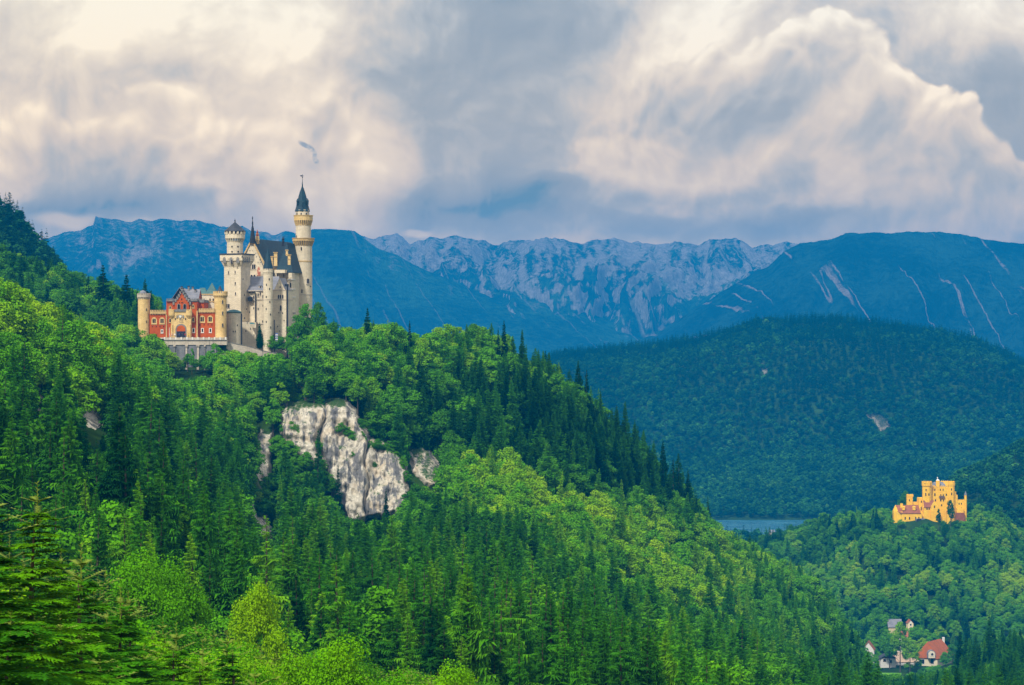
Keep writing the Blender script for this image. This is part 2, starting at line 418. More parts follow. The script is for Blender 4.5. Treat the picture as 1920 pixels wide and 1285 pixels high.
DS = np.unique(np.concatenate([np.geomspace(6, 800, 210), np.arange(800, 925, 3.0), np.arange(925, 945, 1.0), np.arange(945, 1100, 3.0), np.geomspace(1100, 5000, 330), [5600, 7000]]))
PXS = np.arange(-MARGIN, 2341, 6.0)
GPX, GD = np.meshgrid(PXS, DS)
GZ = terrain_z(GPX, GD)
from_np = np.interp
def ground_z(px, d):
    """bilinear look-up in the same grid the mesh uses"""
    px = np.asarray(px, float); d = np.asarray(d, float)
    i = np.clip((px-PXS[0])/6.0, 0, len(PXS)-1.001); i0 = i.astype(int); ti = i-i0
    j0 = np.clip(np.searchsorted(DS, d)-1, 0, len(DS)-2); tj = np.clip((d-DS[j0])/(DS[j0+1]-DS[j0]), 0, 1)
    a = GZ[j0, i0]*(1-ti)+GZ[j0, i0+1]*ti; b = GZ[j0+1, i0]*(1-ti)+GZ[j0+1, i0+1]*ti
    return a*(1-tj)+b*tj
def grid_mesh(name, X, Y, Z, mats, smooth=True, uv=None):
    nr, nc = X.shape
    V = np.stack([X, Y, Z], -1).reshape(-1, 3)
    i = np.arange(nr*nc).reshape(nr, nc)
    Fc = np.stack([i[:-1, :-1], i[:-1, 1:], i[1:, 1:], i[1:, :-1]], -1).reshape(-1, 4)
    me = mesh_np(name, V, Fc, mats, smooth=smooth)
    if uv is not None:
        l = me.uv_layers.new(name='flow')
        uvv = np.stack([uv[0], uv[1]], -1).reshape(-1, 2)[Fc.ravel()]
        l.data.foreach_set('uv', uvv.astype(np.float32).ravel())
    return me

def m_floor(w, b, out):
    p = w.node('ShaderNodeNewGeometry').outputs['Position']
    nz = w.sep(w.node('ShaderNodeNewGeometry').outputs['Normal'])[2]
    n = w.noise(p, 0.05, 6, 0.6); n2 = w.noise(p, 0.6, 5, 0.6)
    c = w.ramp(n, [(0.3, (0.008, 0.02, 0.004)), (0.55, (0.02, 0.05, 0.007)), (0.8, (0.04, 0.10, 0.012))])
    rock = w.ramp(n2, [(0.3, (0.10, 0.09, 0.075)), (0.7, (0.34, 0.31, 0.26))])
    f = w.rng(w.math('ADD', nz, w.math('MULTIPLY', w.math('SUBTRACT', n2, 0.5), 0.35)), 0.36, 0.52, 1.0, 0.0)
    w.l.new(w.mix(f, c, rock), b.inputs['Base Color'])
M_floor = mat('forest_floor', m_floor, spec=0.0)
terrain = link('terrain', grid_mesh('terrain', (GPX-CX)/F*GD, GD, GZ, [M_floor]))
tag(terrain, 'wooded hillsides and valley floor under the two castles', kind='structure')

# ------------------------------------------------------------------ lake
def m_water(w, b, out):
    p = w.node('ShaderNodeNewGeometry').outputs['Position']
    s = w.vmath('MULTIPLY', p, (0.02, 0.10, 1.0))
    n = w.noise(s, 1.0, 4, 0.6)
    w.l.new(w.mix(w.rng(n, 0.45, 0.62), (0.02, 0.12, 0.22), (0.08, 0.26, 0.36)), b.inputs['Base Color'])
    b.inputs['Roughness'].default_value = 0.18; b.inputs['Specular IOR Level'].default_value = 0.5
    bp = w.node('ShaderNodeBump', {'Height': w.noise(w.vmath('MULTIPLY', p, (0.3, 0.8, 1)), 1.0, 4, 0.6), 'Strength': 0.25, 'Distance': 0.6})
    w.l.new(bp.outputs[0], b.inputs['Normal'])
M_water = mat('lake_water', m_water)
lx, ly = np.meshgrid(np.linspace(-500, 800, 40), np.linspace(2560, 3010, 20))
lake = link('lake', grid_mesh('lake', lx, ly, np.full_like(lx, -221.0), [M_water]))
tag(lake, 'blue lake in the valley below the wooded hill', kind='structure')

# ------------------------------------------------------------------ mountains
def crest(tbl, px):
    ks = np.array([t[0] for t in tbl], float); vs = np.array([t[1] for t in tbl], float)
    return np.interp(px, ks, vs)
def mountain(name, label, tbl, dc, df, zf, material, gamp, glen, seed, jag=3.0, rough=1.0, pw=1.0, back=1100, nd=150, slant=0.0):
    px = np.arange(tbl[0][0], tbl[-1][0]+1, 5.0)
    t = np.concatenate([np.linspace(0, 1, nd), 1+np.linspace(0.04, 1, 12)])
    PX, T = np.meshgrid(px, t)
    D = np.where(T <= 1, df+(dc-df)*T, dc+(T-1)*back)
    X = (PX-CX)/F*D/1.35
    zc = (CY-crest(tbl, PX))/F*dc
    zc = zc + 3*fbm(PX/20.0, PX*0+seed, 4, seed) - jag*np.clip(1-ridged(PX/95.0+seed, PX*0+seed, 4, seed, .55), 0, 1.4)
    tt = np.clip(T, 0, 1)
    z = zf + (zc-zf)*tt**pw
    sx = X/glen + slant*T
    wv = 0.55*fbm(sx*0.6, T*1.6, 3, seed+2)
    r = ridged(sx+wv, T*1.1, 5, seed+4, 0.52)-0.45
    env = np.sin(np.clip(tt, 0, 1)*PI)**0.55*(0.35+0.65*(1-tt))+0.05
    z = z + gamp*r*env*np.where(T <= 1, 1, 0.1) + rough*6*fbm(X/55, D/74, 4, seed+8)*np.clip((1-tt)*8, 0.05, 1)
    z = np.where(T > 1, zc-(T-1)*(zc+240), z)
    z = np.minimum(z, 506)
    D2 = D - 1.1*gamp*r*env*np.where(T <= 1, 1, 0)
    me = grid_mesh(name, X*1.35, D2, np.maximum(z, -240), [material], uv=((PX-CX)/1000.0, T))
    o = link(name, me); tag(o, label, kind='structure')
    return o
def m_mountain(rock_bias, streak, forest=(0.010, 0.030, 0.016), rock=(0.50, 0.46, 0.42), low=0.45, gully=0.0):
    def f(w, b, out):
        g = w.node('ShaderNodeNewGeometry')
        p = g.outputs['Position']; nz = w.sep(g.outputs['Normal'])[2]
        uv = w.node('ShaderNodeUVMap', uv_map='flow').outputs[0]
        u, v, _ = w.sep(uv)
        warp = w.noise(uv, 5.0, 3, 0.5, col=True)
        uvw = w.vmath('ADD', uv, w.vmath('SCALE', w.vmath('SUBTRACT', warp, (0.5, 0.5, 0.5)), scale=0.06))
        st = w.noise(w.vmath('MULTIPLY', uvw, (70.0, 5.0, 1.0)), 1.0, 6, 0.62)
        big = w.noise(w.vmath('MULTIPLY', uvw, (6.0, 3.0, 1.0)), 1.0, 4, 0.55)
        fine = w.noise(p, 0.035, 6, 0.68)
        s = w.math('ADD', w.math('MULTIPLY', st, streak), w.math('MULTIPLY', big, 0.9))
        s = w.math('ADD', s, w.math('MULTIPLY', fine, 0.75))
        s = w.math('ADD', s, w.math('MULTIPLY', w.rng(nz, 0.80, 0.30), 0.45))
        hv = w.rng(v, low-0.15, low+0.35)
        s = w.math('ADD', s, w.math('MULTIPLY', hv, 0.5))
        m = w.rng(s, 2.0-rock_bias, 2.26-rock_bias)
        if gully:
            su = w.math('ADD', w.math('MULTIPLY', u, 13.0), w.math('MULTIPLY', v, 2.3))
            gn = w.noise(w.vmath('ADD', w.xyz(su, w.math('MULTIPLY', v, 0.25), 0.0), w.vmath('SCALE', warp, scale=0.10)), 1.0, 3, 0.45)
            gm = w.rng(w.math('ABSOLUTE', w.math('SUBTRACT', gn, 0.5)), 0.003, 0.014, 1.0, 0.0)
            gp = w.rng(w.math('ADD', w.noise(w.vmath('MULTIPLY', uv, (14.0, 3.0, 1.0)), 1.0, 2, 0.5), w.math('MULTIPLY', fine, .3)), 0.60, 0.70)
            m = w.math('MAXIMUM', m, w.math('MULTIPLY', w.math('MULTIPLY', gm, gp), gully))
        fc = w.mix(w.rng(w.math('ADD', w.math('MULTIPLY', fine, 0.5), w.math('MULTIPLY', big, 0.5)), 0.42, 0.60), forest, tuple(c*3.6 for c in forest))
        rc = w.mix(w.rng(w.noise(p, 0.05, 5, 0.7), 0.3, 0.7), tuple(c*0.55 for c in rock), rock)
        c = w.mix(m, fc, rc)
        w.l.new(c, b.inputs['Base Color'])
        bp = w.node('ShaderNodeBump', {'Height': w.math('ADD', fine, st), 'Strength': 1.0, 'Distance': 40.0})
        w.l.new(bp.outputs[0], b.inputs['Normal'])
    return f
M_mtn_rock = mat('limestone_wall', m_mountain(0.24, 1.2, rock=(0.36, 0.33, 0.32), low=0.30, gully=.6), spec=0.0)
M_mtn_left = mat('mountain_forest_and_rock', m_mountain(0.42, 0.6, rock=(0.36, 0.31, 0.29), low=0.4), spec=0.0)
M_mtn_wood = mat('mountain_forest', m_mountain(0.30, 0.6, rock=(0.24, 0.21, 0.2), low=0.6, gully=.5), spec=0.0)
M_mtn_gully = mat('mountain_forest_with_gullies', m_mountain(0.02, 0.75, gully=1.0, forest=(0.007, 0.020, 0.016), rock=(0.30, 0.25, 0.24), low=0.55), spec=0.0)
T1 = [(-420, 470), (-100, 465), (60, 455), (105, 437), (140, 430), (175, 420), (180, 403), (210, 408), (250, 410), (330, 409), (400, 415), (450, 423), (520, 430), (600, 438), (680, 470), (760, 540), (860, 640)]
T2 = [(380, 560), (470, 470), (560, 434), (590, 428), (635, 429), (668, 432), (707, 463), (745, 478), (775, 495), (830, 518), (873, 536), (915, 549), (960, 556), (1010, 566), (1060, 574), (1113, 587), (1160, 602), (1211, 619), (1300, 645), (1400, 680)]
T3 = [(560, 440), (640, 436), (690, 434), (720, 430), (742, 431), (757, 444), (772, 452), (790, 449), (808, 439), (840, 437), (900, 436), (1000, 438), (1100, 440), (1200, 442), (1300, 443), (1400, 445), (1480, 450), (1600, 455), (1700, 460), (1850, 470)]
T4 = [(1080, 680), (1160, 652), (1215, 628), (1260, 603), (1300, 580), (1330, 562), (1355, 545), (1400, 518), (1440, 498), (1470, 470), (1500, 455), (1560, 447), (1585, 436), (1640, 434), (1750, 433), (1800, 436), (1850, 447), (1920, 455), (2050, 462), (2340, 480)]
mountain('mountain', 'wide rocky mountain wall at the back with pale scree gullies', T3, 9900, 8200, -180, M_mtn_rock, 330, 230, 21, jag=62, pw=0.85)
mountain('mountain', 'blue forested mountain behind the white castle with rocky patches', T1, 9400, 7400, -225, M_mtn_left, 170, 260, 33, jag=34, pw=0.9)
mountain('mountain', 'smooth dark wooded mountain slope falling to the right of the tall tower', T2, 8800, 7400, -225, M_mtn_wood, 90, 330, 45, jag=12, pw=0.95)
mountain('mountain', 'dark blue mountain on the right with pale scree gullies', T4, 7950, 6500, -200, M_mtn_gully, 110, 170, 58, jag=12, pw=0.9, slant=-1.6)

# ------------------------------------------------------------------ haze
hb = bpy.data.meshes.new('haze')
x0, x1, y0, y1, z0, z1 = -4600, 4600, -400, 11200, -245, 512
hb.from_pydata([(x0, y0, z0), (x1, y0, z0), (x1, y1, z0), (x0, y1, z0), (x0, y0, z1), (x1, y0, z1), (x1, y1, z1), (x0, y1, z1)], [],
               [(0, 3, 2, 1), (4, 5, 6, 7), (0, 1, 5, 4), (1, 2, 6, 5), (2, 3, 7, 6), (3, 0, 4, 7)])
hm = bpy.data.materials.new('haze'); hm.use_nodes = True
w = NT(hm.node_tree); w.n.clear()
HAZE_DENSITY = 1.1e-4
HAZE_COLOR = (0.0, 0.30, 0.84)
pv = w.node('ShaderNodeVolumePrincipled'); pv.inputs['Color'].default_value = col4(HAZE_COLOR); pv.inputs['Density'].default_value = HAZE_DENSITY
pv.inputs['Anisotropy'].default_value = 0.0
ho = w.node('ShaderNodeOutputMaterial'); w.l.new(pv.outputs[0], ho.inputs['Volume'])
hb.materials.append(hm)
haze = link('haze', hb); tag(haze, 'blue haze filling the valleys', kind='stuff')
# ------------------------------------------------------------------ bare limestone faces in the wooded slope
def m_cliff(w, b, out, k=1.0):
    p = w.node('ShaderNodeNewGeometry').outputs['Position']
    nz = w.sep(w.node('ShaderNodeNewGeometry').outputs['Normal'])[2]
    st = w.noise(w.vmath('MULTIPLY', p, (0.42, 0.25, 0.03)), 1.0, 7, 0.65)
    n = w.noise(p, 0.12, 5, 0.6); n2 = w.noise(p, 0.9, 6, 0.65)
    c = w.ramp(n2, [(0.25, (0.28, 0.26, 0.215)), (0.5, (0.58, 0.54, 0.45)), (0.75, (0.78, 0.73, 0.62))])
    c = w.mix(w.rng(n, 0.45, 0.68, 0, .6), c, (0.48, 0.37, 0.24))
    c = w.mix(w.rng(st, 0.47, 0.58, 0, 0.92), c, (0.12, 0.125, 0.14))
    veg = w.rng(w.math('ADD', nz, w.math('MULTIPLY', w.math('SUBTRACT', n2, 0.5), 0.8)), 0.75, 0.95)
    c = w.mix(veg, c, (0.03, 0.08, 0.012))
    if k != 1.0: c = w.mix(1.0, c, (k, k, k*.95), 'MULTIPLY')
    w.l.new(c, b.inputs['Base Color'])
    bp = w.node('ShaderNodeBump', {'Height': w.math('ADD', st, n2), 'Strength': 0.9, 'Distance': 1.5})
    w.l.new(bp.outputs[0], b.inputs['Normal'])
M_cliff = mat('limestone_cliff', m_cliff)
M_scar = mat('dull_weathered_rock', lambda w, b, out: m_cliff(w, b, out, 0.42))
def inside(poly, x, y):
    x = np.asarray(x, float); y = np.asarray(y, float); c = np.zeros(x.shape, bool); j = len(poly)-1
    for i in range(len(poly)):
        xi, yi = poly[i]; xj, yj = poly[j]
        c ^= ((yi > y) != (yj > y)) & (x < (xj-xi)*(y-yi)/((yj-yi) or 1e-9)+xi)
        j = i
    return c
def poly_dist(poly, x, y):
    """signed distance to a polygon, positive inside"""
    best = np.full(x.shape, 1e9); n = len(poly)
    for i in range(n):
        ax, ay = poly[i]; bx, by = poly[(i+1) % n]
        vx, vy = bx-ax, by-ay; L = vx*vx+vy*vy
        t = np.clip(((x-ax)*vx+(y-ay)*vy)/L, 0, 1)
        best = np.minimum(best, np.hypot(x-ax-t*vx, y-ay-t*vy))
    return np.where(inside(poly, x, y), best, -best)
def face_dist(px, py, lo=500.0, hi=1090.0):
    """distance at which the bare terrain stands along the ray (px, py)"""
    d = np.arange(lo, hi, 2.0)
    out = np.zeros(px.shape)
    zz = ground_z(np.repeat(px.ravel()[:, None], len(d), 1), np.repeat(d[None], px.size, 0))
    ray = (CY-py.ravel()[:, None])/F*d[None]
    hit = zz >= ray
    k = np.where(hit.any(1), hit.argmax(1), len(d)-1)
    return d[k].reshape(px.shape)
CLIFFS = [
 ('large pale limestone cliff with dark vertical water stains below the palace', [(518, 752), (545, 738), (600, 750), (645, 742), (672, 762), (676, 800), (700, 812), (748, 826), (762, 870), (770, 930), (748, 965), (700, 975), (660, 985), (632, 950), (612, 905), (584, 880), (545, 850), (524, 812)], 26, 7.0),
 ('tan limestone outcrop to the right of the large stained cliff', [(768, 846), (792, 834), (816, 846), (830, 880), (826, 915), (795, 912), (768, 885)], 10, 3.0),
 ('slender grey rock rib left of the large stained cliff', [(472, 826), (490, 804), (514, 808), (514, 850), (504, 912), (488, 905), (474, 870)], 10, 3.0),
 ('small crumbling rock face low in the spruces under the cliff', [(480, 975), (505, 960), (524, 972), (524, 1010), (505, 1020), (486, 1002)], 10, 2.5),
 ('narrow pinkish rock scar among dark trees', [(452, 930), (468, 928), (484, 950), (484, 978), (468, 968), (454, 950)], 8, 2.5),
 ('pale rock wall half hidden behind trees on the left hillside', [(150, 768), (175, 758), (205, 760), (208, 795), (180, 812), (156, 800)], 8, 2.5),
 ('upright pale rock slab among trees at the far left', [(60, 742), (78, 736), (90, 750), (92, 790), (74, 800), (62, 775)], 8, 2.5),
 ('pale rock scar in the dark woods of the hill across the lake', [(1622, 778), (1640, 768), (1658, 776), (1668, 800), (1650, 812), (1640, 796)], 30, 6),
 ('small upright rock patch near the top of the hill across the lake', [(1426, 680), (1436, 678), (1440, 700), (1430, 706)], 30, 6),
]
CLIFF_CLEAR = []
for k, (lab, poly, deep, bump) in enumerate(CLIFFS):
    xs = [p[0] for p in poly]; ys = [p[1] for p in poly]
    st = 2.2
    gx, gy = np.meshgrid(np.arange(min(xs)-16, max(xs)+17, st), np.arange(max(ys)+16, min(ys)-17, -st))
    far = lab.endswith('across the lake')
    fd = face_dist(gx, gy, 3050.0, 3990.0) if far else face_dist(gx, gy)
    # smooth the facing distance
    for _ in range(6):
        pd = np.pad(fd, 1, mode='edge'); fd = (pd[:-2, 1:-1]+pd[2:, 1:-1]+pd[1:-1, :-2]+pd[1:-1, 2:]+2*fd)/6
    jitter = 14*fbm(gx/26, gy/26, 3, 40+k)
    sd = poly_dist(poly, gx, gy)+jitter*0.55
    edge = np.clip(sd/10.0, -1.2, 1)
    X0 = (gx-CX)/F*fd; Z0 = (CY-gy)/F*fd
    rel = bump*(0.9*(ridged(X0/11, Z0/34, 4, 60+k, 0.55)-0.4) + 0.35*(ridged(X0/5, Z0/9, 3, 80+k)-0.4) + 0.42*(ridged(X0/4.2+.3*fbm(X0/9, Z0/20, 2, 8), Z0/40, 3, 95+k)-0.4))
    if k == 0: rel = rel - 5.0*np.exp(-((gx-604-7*np.sin(gy/17.0))/4.5)**2) - 3.5*np.exp(-((gx-688-5*np.sin(gy/13.0+1))/3.0)**2)*(gy > 820)
    ledge = 0.3*np.abs(np.mod(Z0/9+0.5*fbm(X0/15, Z0/15, 2, 5), 1)-0.5)
    d = fd - 5.0*np.clip(edge, -1.2, 1)**1 - rel*np.clip(edge+0.5, 0, 1) + ledge + np.where(edge < 0, -edge*deep, 0)
    me = grid_mesh('cliff', (gx-CX)/F*d, d, (CY-gy)/F*d, [M_scar if far else M_cliff], smooth=False)
    c = link('cliff', me); tag(c, lab, kind='structure')
    CLIFF_CLEAR.append((poly, float(np.median(fd))))
# ------------------------------------------------------------------ trees
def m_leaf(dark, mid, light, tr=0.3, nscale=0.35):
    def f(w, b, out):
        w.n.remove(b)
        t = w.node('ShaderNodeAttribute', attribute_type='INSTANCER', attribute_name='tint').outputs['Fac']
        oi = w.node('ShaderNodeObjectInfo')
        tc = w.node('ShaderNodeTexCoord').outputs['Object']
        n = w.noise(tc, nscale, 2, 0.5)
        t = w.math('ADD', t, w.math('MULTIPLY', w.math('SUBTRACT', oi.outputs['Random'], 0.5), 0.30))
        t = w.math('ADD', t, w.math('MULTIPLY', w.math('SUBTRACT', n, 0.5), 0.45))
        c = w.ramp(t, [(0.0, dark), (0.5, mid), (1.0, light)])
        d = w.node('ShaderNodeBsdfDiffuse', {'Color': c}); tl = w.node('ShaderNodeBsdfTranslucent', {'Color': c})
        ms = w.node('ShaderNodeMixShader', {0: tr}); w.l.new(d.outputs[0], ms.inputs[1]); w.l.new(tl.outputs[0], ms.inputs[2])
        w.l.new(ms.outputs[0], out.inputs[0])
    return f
M_broad = mat('broadleaf_foliage', m_leaf((0.014, 0.090, 0.006), (0.090, 0.310, 0.003), (0.280, 0.470, 0.005), 0.2))
M_far_broad = mat('far_broadleaf_foliage', m_leaf((0.008, 0.050, 0.012), (0.034, 0.150, 0.020), (0.110, 0.280, 0.024), 0.15))
M_far_spruce = mat('far_spruce_needles', m_leaf((0.004, 0.028, 0.010), (0.014, 0.075, 0.012), (0.05, 0.16, 0.014), 0.05))
M_spruce = mat('spruce_needles', m_leaf((0.005, 0.042, 0.007), (0.040, 0.190, 0.004), (0.190, 0.410, 0.004), 0.06))
def m_bark(w, b, out):
    tc = w.node('ShaderNodeTexCoord').outputs['Object']
    n = w.noise(w.vmath('MULTIPLY', tc, (3, 3, 0.8)), 2.0, 4, 0.6)
    w.l.new(w.ramp(n, [(0.3, (0.03, 0.025, 0.018)), (0.7, (0.10, 0.085, 0.06))]), b.inputs['Base Color'])
M_bark = mat('bark', m_bark)
def m_shoot(w, b, out):
    b.inputs['Base Color'].default_value = (0.13, 0.19, 0.02, 1)
M_shoot = mat('young_shoot', m_shoot)

def tube(path, radii, n=6):
    V = []; Fc = []
    for k, (p, r) in enumerate(zip(path, radii)):
        for a in range(n):
            th = 2*PI*a/n; V.append((p[0]+r*math.cos(th), p[1]+r*math.sin(th), p[2]))
    for k in range(len(path)-1):
        for a in range(n):
            b2 = (a+1) % n
            Fc.append((k*n+a, k*n+b2, (k+1)*n+b2, (k+1)*n+a))
    return V, Fc
def trunk_mesh(name, seed, H, r, limbs=0, Rl=3.0, z0=0.3):
    rs = random.Random(seed)
    V, Fc = [], []
    def add(path, radii, n=6):
        v, f = tube(path, radii, n); o = len(V); V.extend(v); Fc.extend([tuple(i+o for i in q) for q in f])
    dx, dy = rs.uniform(-.3, .3), rs.uniform(-.3, .3)
    path = [(dx*math.sin(t*3), dy*math.sin(t*2.2), t*H) for t in [0, .03, .15, .35, .6, .85, 1]]
    path[0] = (path[0][0], path[0][1], -2.5)
    add(path, [r*1.5, r*1.25, r, r*.85, r*.6, r*.3, r*.05], 8)
    for k in range(limbs):
        t = z0+(0.9-z0)*k/max(1, limbs-1); a = rs.uniform(0, 2*PI); L = Rl*(1.1-t*0.7)*rs.uniform(.7, 1)
        z = t*H*0.85
        add([(0, 0, z), (math.cos(a)*L*.5, math.sin(a)*L*.5, z+L*.45), (math.cos(a)*L, math.sin(a)*L, z+L*.8)], [r*.4*(1.1-t), r*.25*(1.1-t), r*.06], 5)
    return mesh_np(name, V, Fc, [M_bark], smooth=True)

def tris_to_mesh(name, T, mats, mi=None):
    T = np.asarray(T, np.float32)           # (m,3,3)
    m = len(T)
    return mesh_np(name, T.reshape(-1, 3), np.arange(m*3, dtype=np.int32).reshape(m, 3), mats, mi=mi)
def spruce_tris(seed, H=24.0, Rm=3.6, whorls=36, nb=8, seg=6, base=0.06, droop=0.30, raggy=0.25, tw=0.62, hd=False):
    rs = np.random.RandomState(seed)
    out = []
    lump = rs.rand(12)*2*PI
    for i in range(whorls):
        t = (i+rs.uniform(-.3, .3))/whorls
        t = min(max(t, 0.0), 0.99)
        z = H*(base+(1-base)*t)
        prof_ = (1-t)**0.85*(0.72+0.28*min(1, t*6))
        L0 = Rm*prof_*(1+raggy*math.sin(i*0.9+lump[0])*0.5)+0.22*(1-t)+0.10
        for k in range(nb):
            if rs.rand() < 0.10 and t < 0.85: continue
            a = 2*PI*(k+rs.uniform(-.35, .35))/nb + i*0.7
            L = L0*rs.uniform(0.5 if hd else 0.68, 1.12)*(1+0.14*math.sin(a*2+lump[1]+i*.3))
            zb = z+rs.uniform(-.5, .5)*H/whorls*(2.2 if hd else 1)
            ca, sa = math.cos(a), math.sin(a)
            dr = (droop+(rs.uniform(-.3, .18) if hd else rs.uniform(-.06, .1)))*(1-t*0.9)+(0.0 if t < .8 else -0.35*(t-.8)/.2)
            s = np.linspace(0.06, 1.0, seg+1)
            rr = L*s; zz = zb - dr*L*s + 0.62*dr*L*s*s*s
            P = np.stack([ca*rr, sa*rr, zz], 1)
            side = np.array([-sa, ca, 0.0])
            wdt = tw*L*(0.35+0.9*np.sin(np.clip(s, 0, 1)*PI*0.80+0.2))*0.62+0.05
            if not hd:
                for j in range(seg):
                    for sg in (-1, 1):
                        w_ = wdt[j]*rs.uniform(.6, 1.25)
                        tip = P[min(j+1, seg)]+(P[min(j+1, seg)]-P[j])*rs.uniform(.2, .8)+side*sg*w_+np.array([0, 0, -w_*rs.uniform(.2, .9)])
                        out.append((P[j], P[j+1], tip))
                    dn = wdt[j]*rs.uniform(.7, 1.4)+.25
                    out.append((P[j]-side*.16*L/seg*2, P[j+1]+side*.16*L/seg*2, (P[j]+P[j+1])/2+np.array([0, 0, -dn])))
                out.append((P[seg-1]+side*0.10*L, P[seg-1]-side*0.10*L, P[seg]+(P[seg]-P[seg-1])*0.9))
            else:
                for j in range(seg):
                    for sg in (-1, 1):
                        w_ = max(0.12, wdt[j]*rs.uniform(.7, 1.2))
                        d0 = (P[j+1]-P[j]); fwd = d0/np.linalg.norm(d0)
                        b0 = P[j]+d0*rs.rand()
                        dirv = fwd*0.75+side*sg+np.array([0, 0, -rs.uniform(.05, .45)]); dirv /= np.linalg.norm(dirv)
                        nsub = max(2, int(w_/0.085))
                        up = np.array([0, 0, 1.0]); sd = np.cross(dirv, up); sd /= (np.linalg.norm(sd)+1e-6)
                        for q in range(nsub):
                            c0 = b0+dirv*w_*(q/nsub); c1 = b0+dirv*w_*((q+1.0)/nsub)
                            nl = 0.05+0.09*(1-q/nsub)*min(1, w_)
                            for s2 in (-1, 1):
                                tip = c1+dirv*nl*0.8+sd*s2*nl*rs.uniform(.9, 1.5)+np.array([0, 0, rs.uniform(-.05, .03)])
                                out.append((c0-sd*s2*0.012, c1, tip))
                        e = b0+dirv*w_
                        out.append((e-sd*0.035, e+sd*0.035, e+dirv*0.13))
    return np.array(out, np.float32)
def leader_tris(z0, L, n=5, seed=0):
    """bare young top shoot with a wreath of short upturned side shoots"""
    rs = random.Random(seed); out = []
    def stick(a, b, r):
        a = np.array(a); b = np.array(b)
        for q in range(3):
            th = q*2*PI/3; o1 = np.array([math.cos(th), math.sin(th), 0])*r; th2 = th+2*PI/3; o2 = np.array([math.cos(th2), math.sin(th2), 0])*r
            out.append((a+o1, a+o2, b))
    stick((0, 0, z0-0.3), (0, 0, z0+L), 0.022)
    for ring, (zr, lr) in enumerate(((z0+L*0.42, L*0.30), (z0+L*0.05, L*0.5), (z0-L*0.25, L*0.7))):
        for k in range(n):
            a = 2*PI*k/n+ring+rs.uniform(-.2, .2)
            stick((0, 0, zr), (math.cos(a)*lr, math.sin(a)*lr, zr+lr*0.42), 0.016)
            for q in range(7):
                f_ = 0.25+q*0.11; x = math.cos(a)*lr*f_; y = math.sin(a)*lr*f_; z = zr+lr*0.42*f_
                for s2 in (-1, 1):
                    out.append((np.array([x, y, z]), np.array([x*1.1, y*1.1, z+.02]), np.array([x*1.15-math.sin(a)*s2*0.09, y*1.15+math.cos(a)*s2*0.09, z+0.03])))
    for q in range(22):
        z = z0+L*q/22; a = q*2.4
        out.append((np.array([0, 0, z]), np.array([0, 0, z+.05]), np.array([math.cos(a)*.07, math.sin(a)*.07, z+.09])))
    return np.array(out, np.float32)
def broad_tris(seed, H=17.0, Rm=5.2, clumps=46, leaves=80, ls=0.55, tall=1.0, low=0.22):
    rs = np.random.RandomState(seed)
    cz = H*(0.5+low/2); hz = H*(1-low)/2
    C = []
    # several main domes, each carrying smaller clumps
    for k in range(clumps):
        for _ in range(20):
            v = rs.normal(size=3); v /= np.linalg.norm(v)
            if v[2] > -0.75: break
        rr = rs.uniform(0.55, 0.98)**0.7
        prof_ = 1.0 if v[2] < 0 else 1.0
        lob = 1+0.18*math.sin(3*math.atan2(v[1], v[0])+seed)+0.12*math.sin(5*math.atan2(v[1], v[0])+seed*2+v[2]*3)
        c = np.array([v[0]*Rm*rr*lob*0.80, v[1]*Rm*rr*lob*0.80, cz+v[2]*hz*rr*0.86*(1.0 if v[2] > 0 else .9)])
        C.append((c, Rm*rs.choice([rs.uniform(0.12, 0.22), rs.uniform(0.22, 0.38)])))
    C.append((np.array([0, 0, cz+hz*.72]), Rm*.34)); C.append((np.array([0, 0, cz]), Rm*.55))
    T = []
    for c, r in C:
        n = max(12, int(leaves*(r/(Rm*.29))**1.7))
        v = rs.normal(size=(n, 3)); v /= np.linalg.norm(v, axis=1)[:, None]
        v[:, 2] = np.where(v[:, 2] < -0.35, -v[:, 2], v[:, 2])
        p = c+v*(r*rs.uniform(0.62, 1.25, (n, 1)))*np.array([1, 1, 0.78*tall])
        nrm = v*0.8+rs.normal(size=(n, 3))*0.55+np.array([0, 0, 0.35]); nrm /= np.linalg.norm(nrm, axis=1)[:, None]
        t1 = np.cross(nrm, rs.normal(size=(n, 3))); t1 /= np.linalg.norm(t1, axis=1)[:, None]
        t2 = np.cross(nrm, t1)
        s = ls*rs.uniform(.6, 1.35, (n, 1))
        a = p-t1*s*.5-t2*s*.45; b_ = p+t1*s*.5-t2*s*.25; c_ = p+t2*s*.6+t1*s*rs.uniform(-.2, .2, (n, 1)); d_ = p-t1*s*.45+t2*s*.35
        T.append(np.stack([a, b_, c_], 1)); T.append(np.stack([a, c_, d_], 1))
    return np.concatenate(T).astype(np.float32)

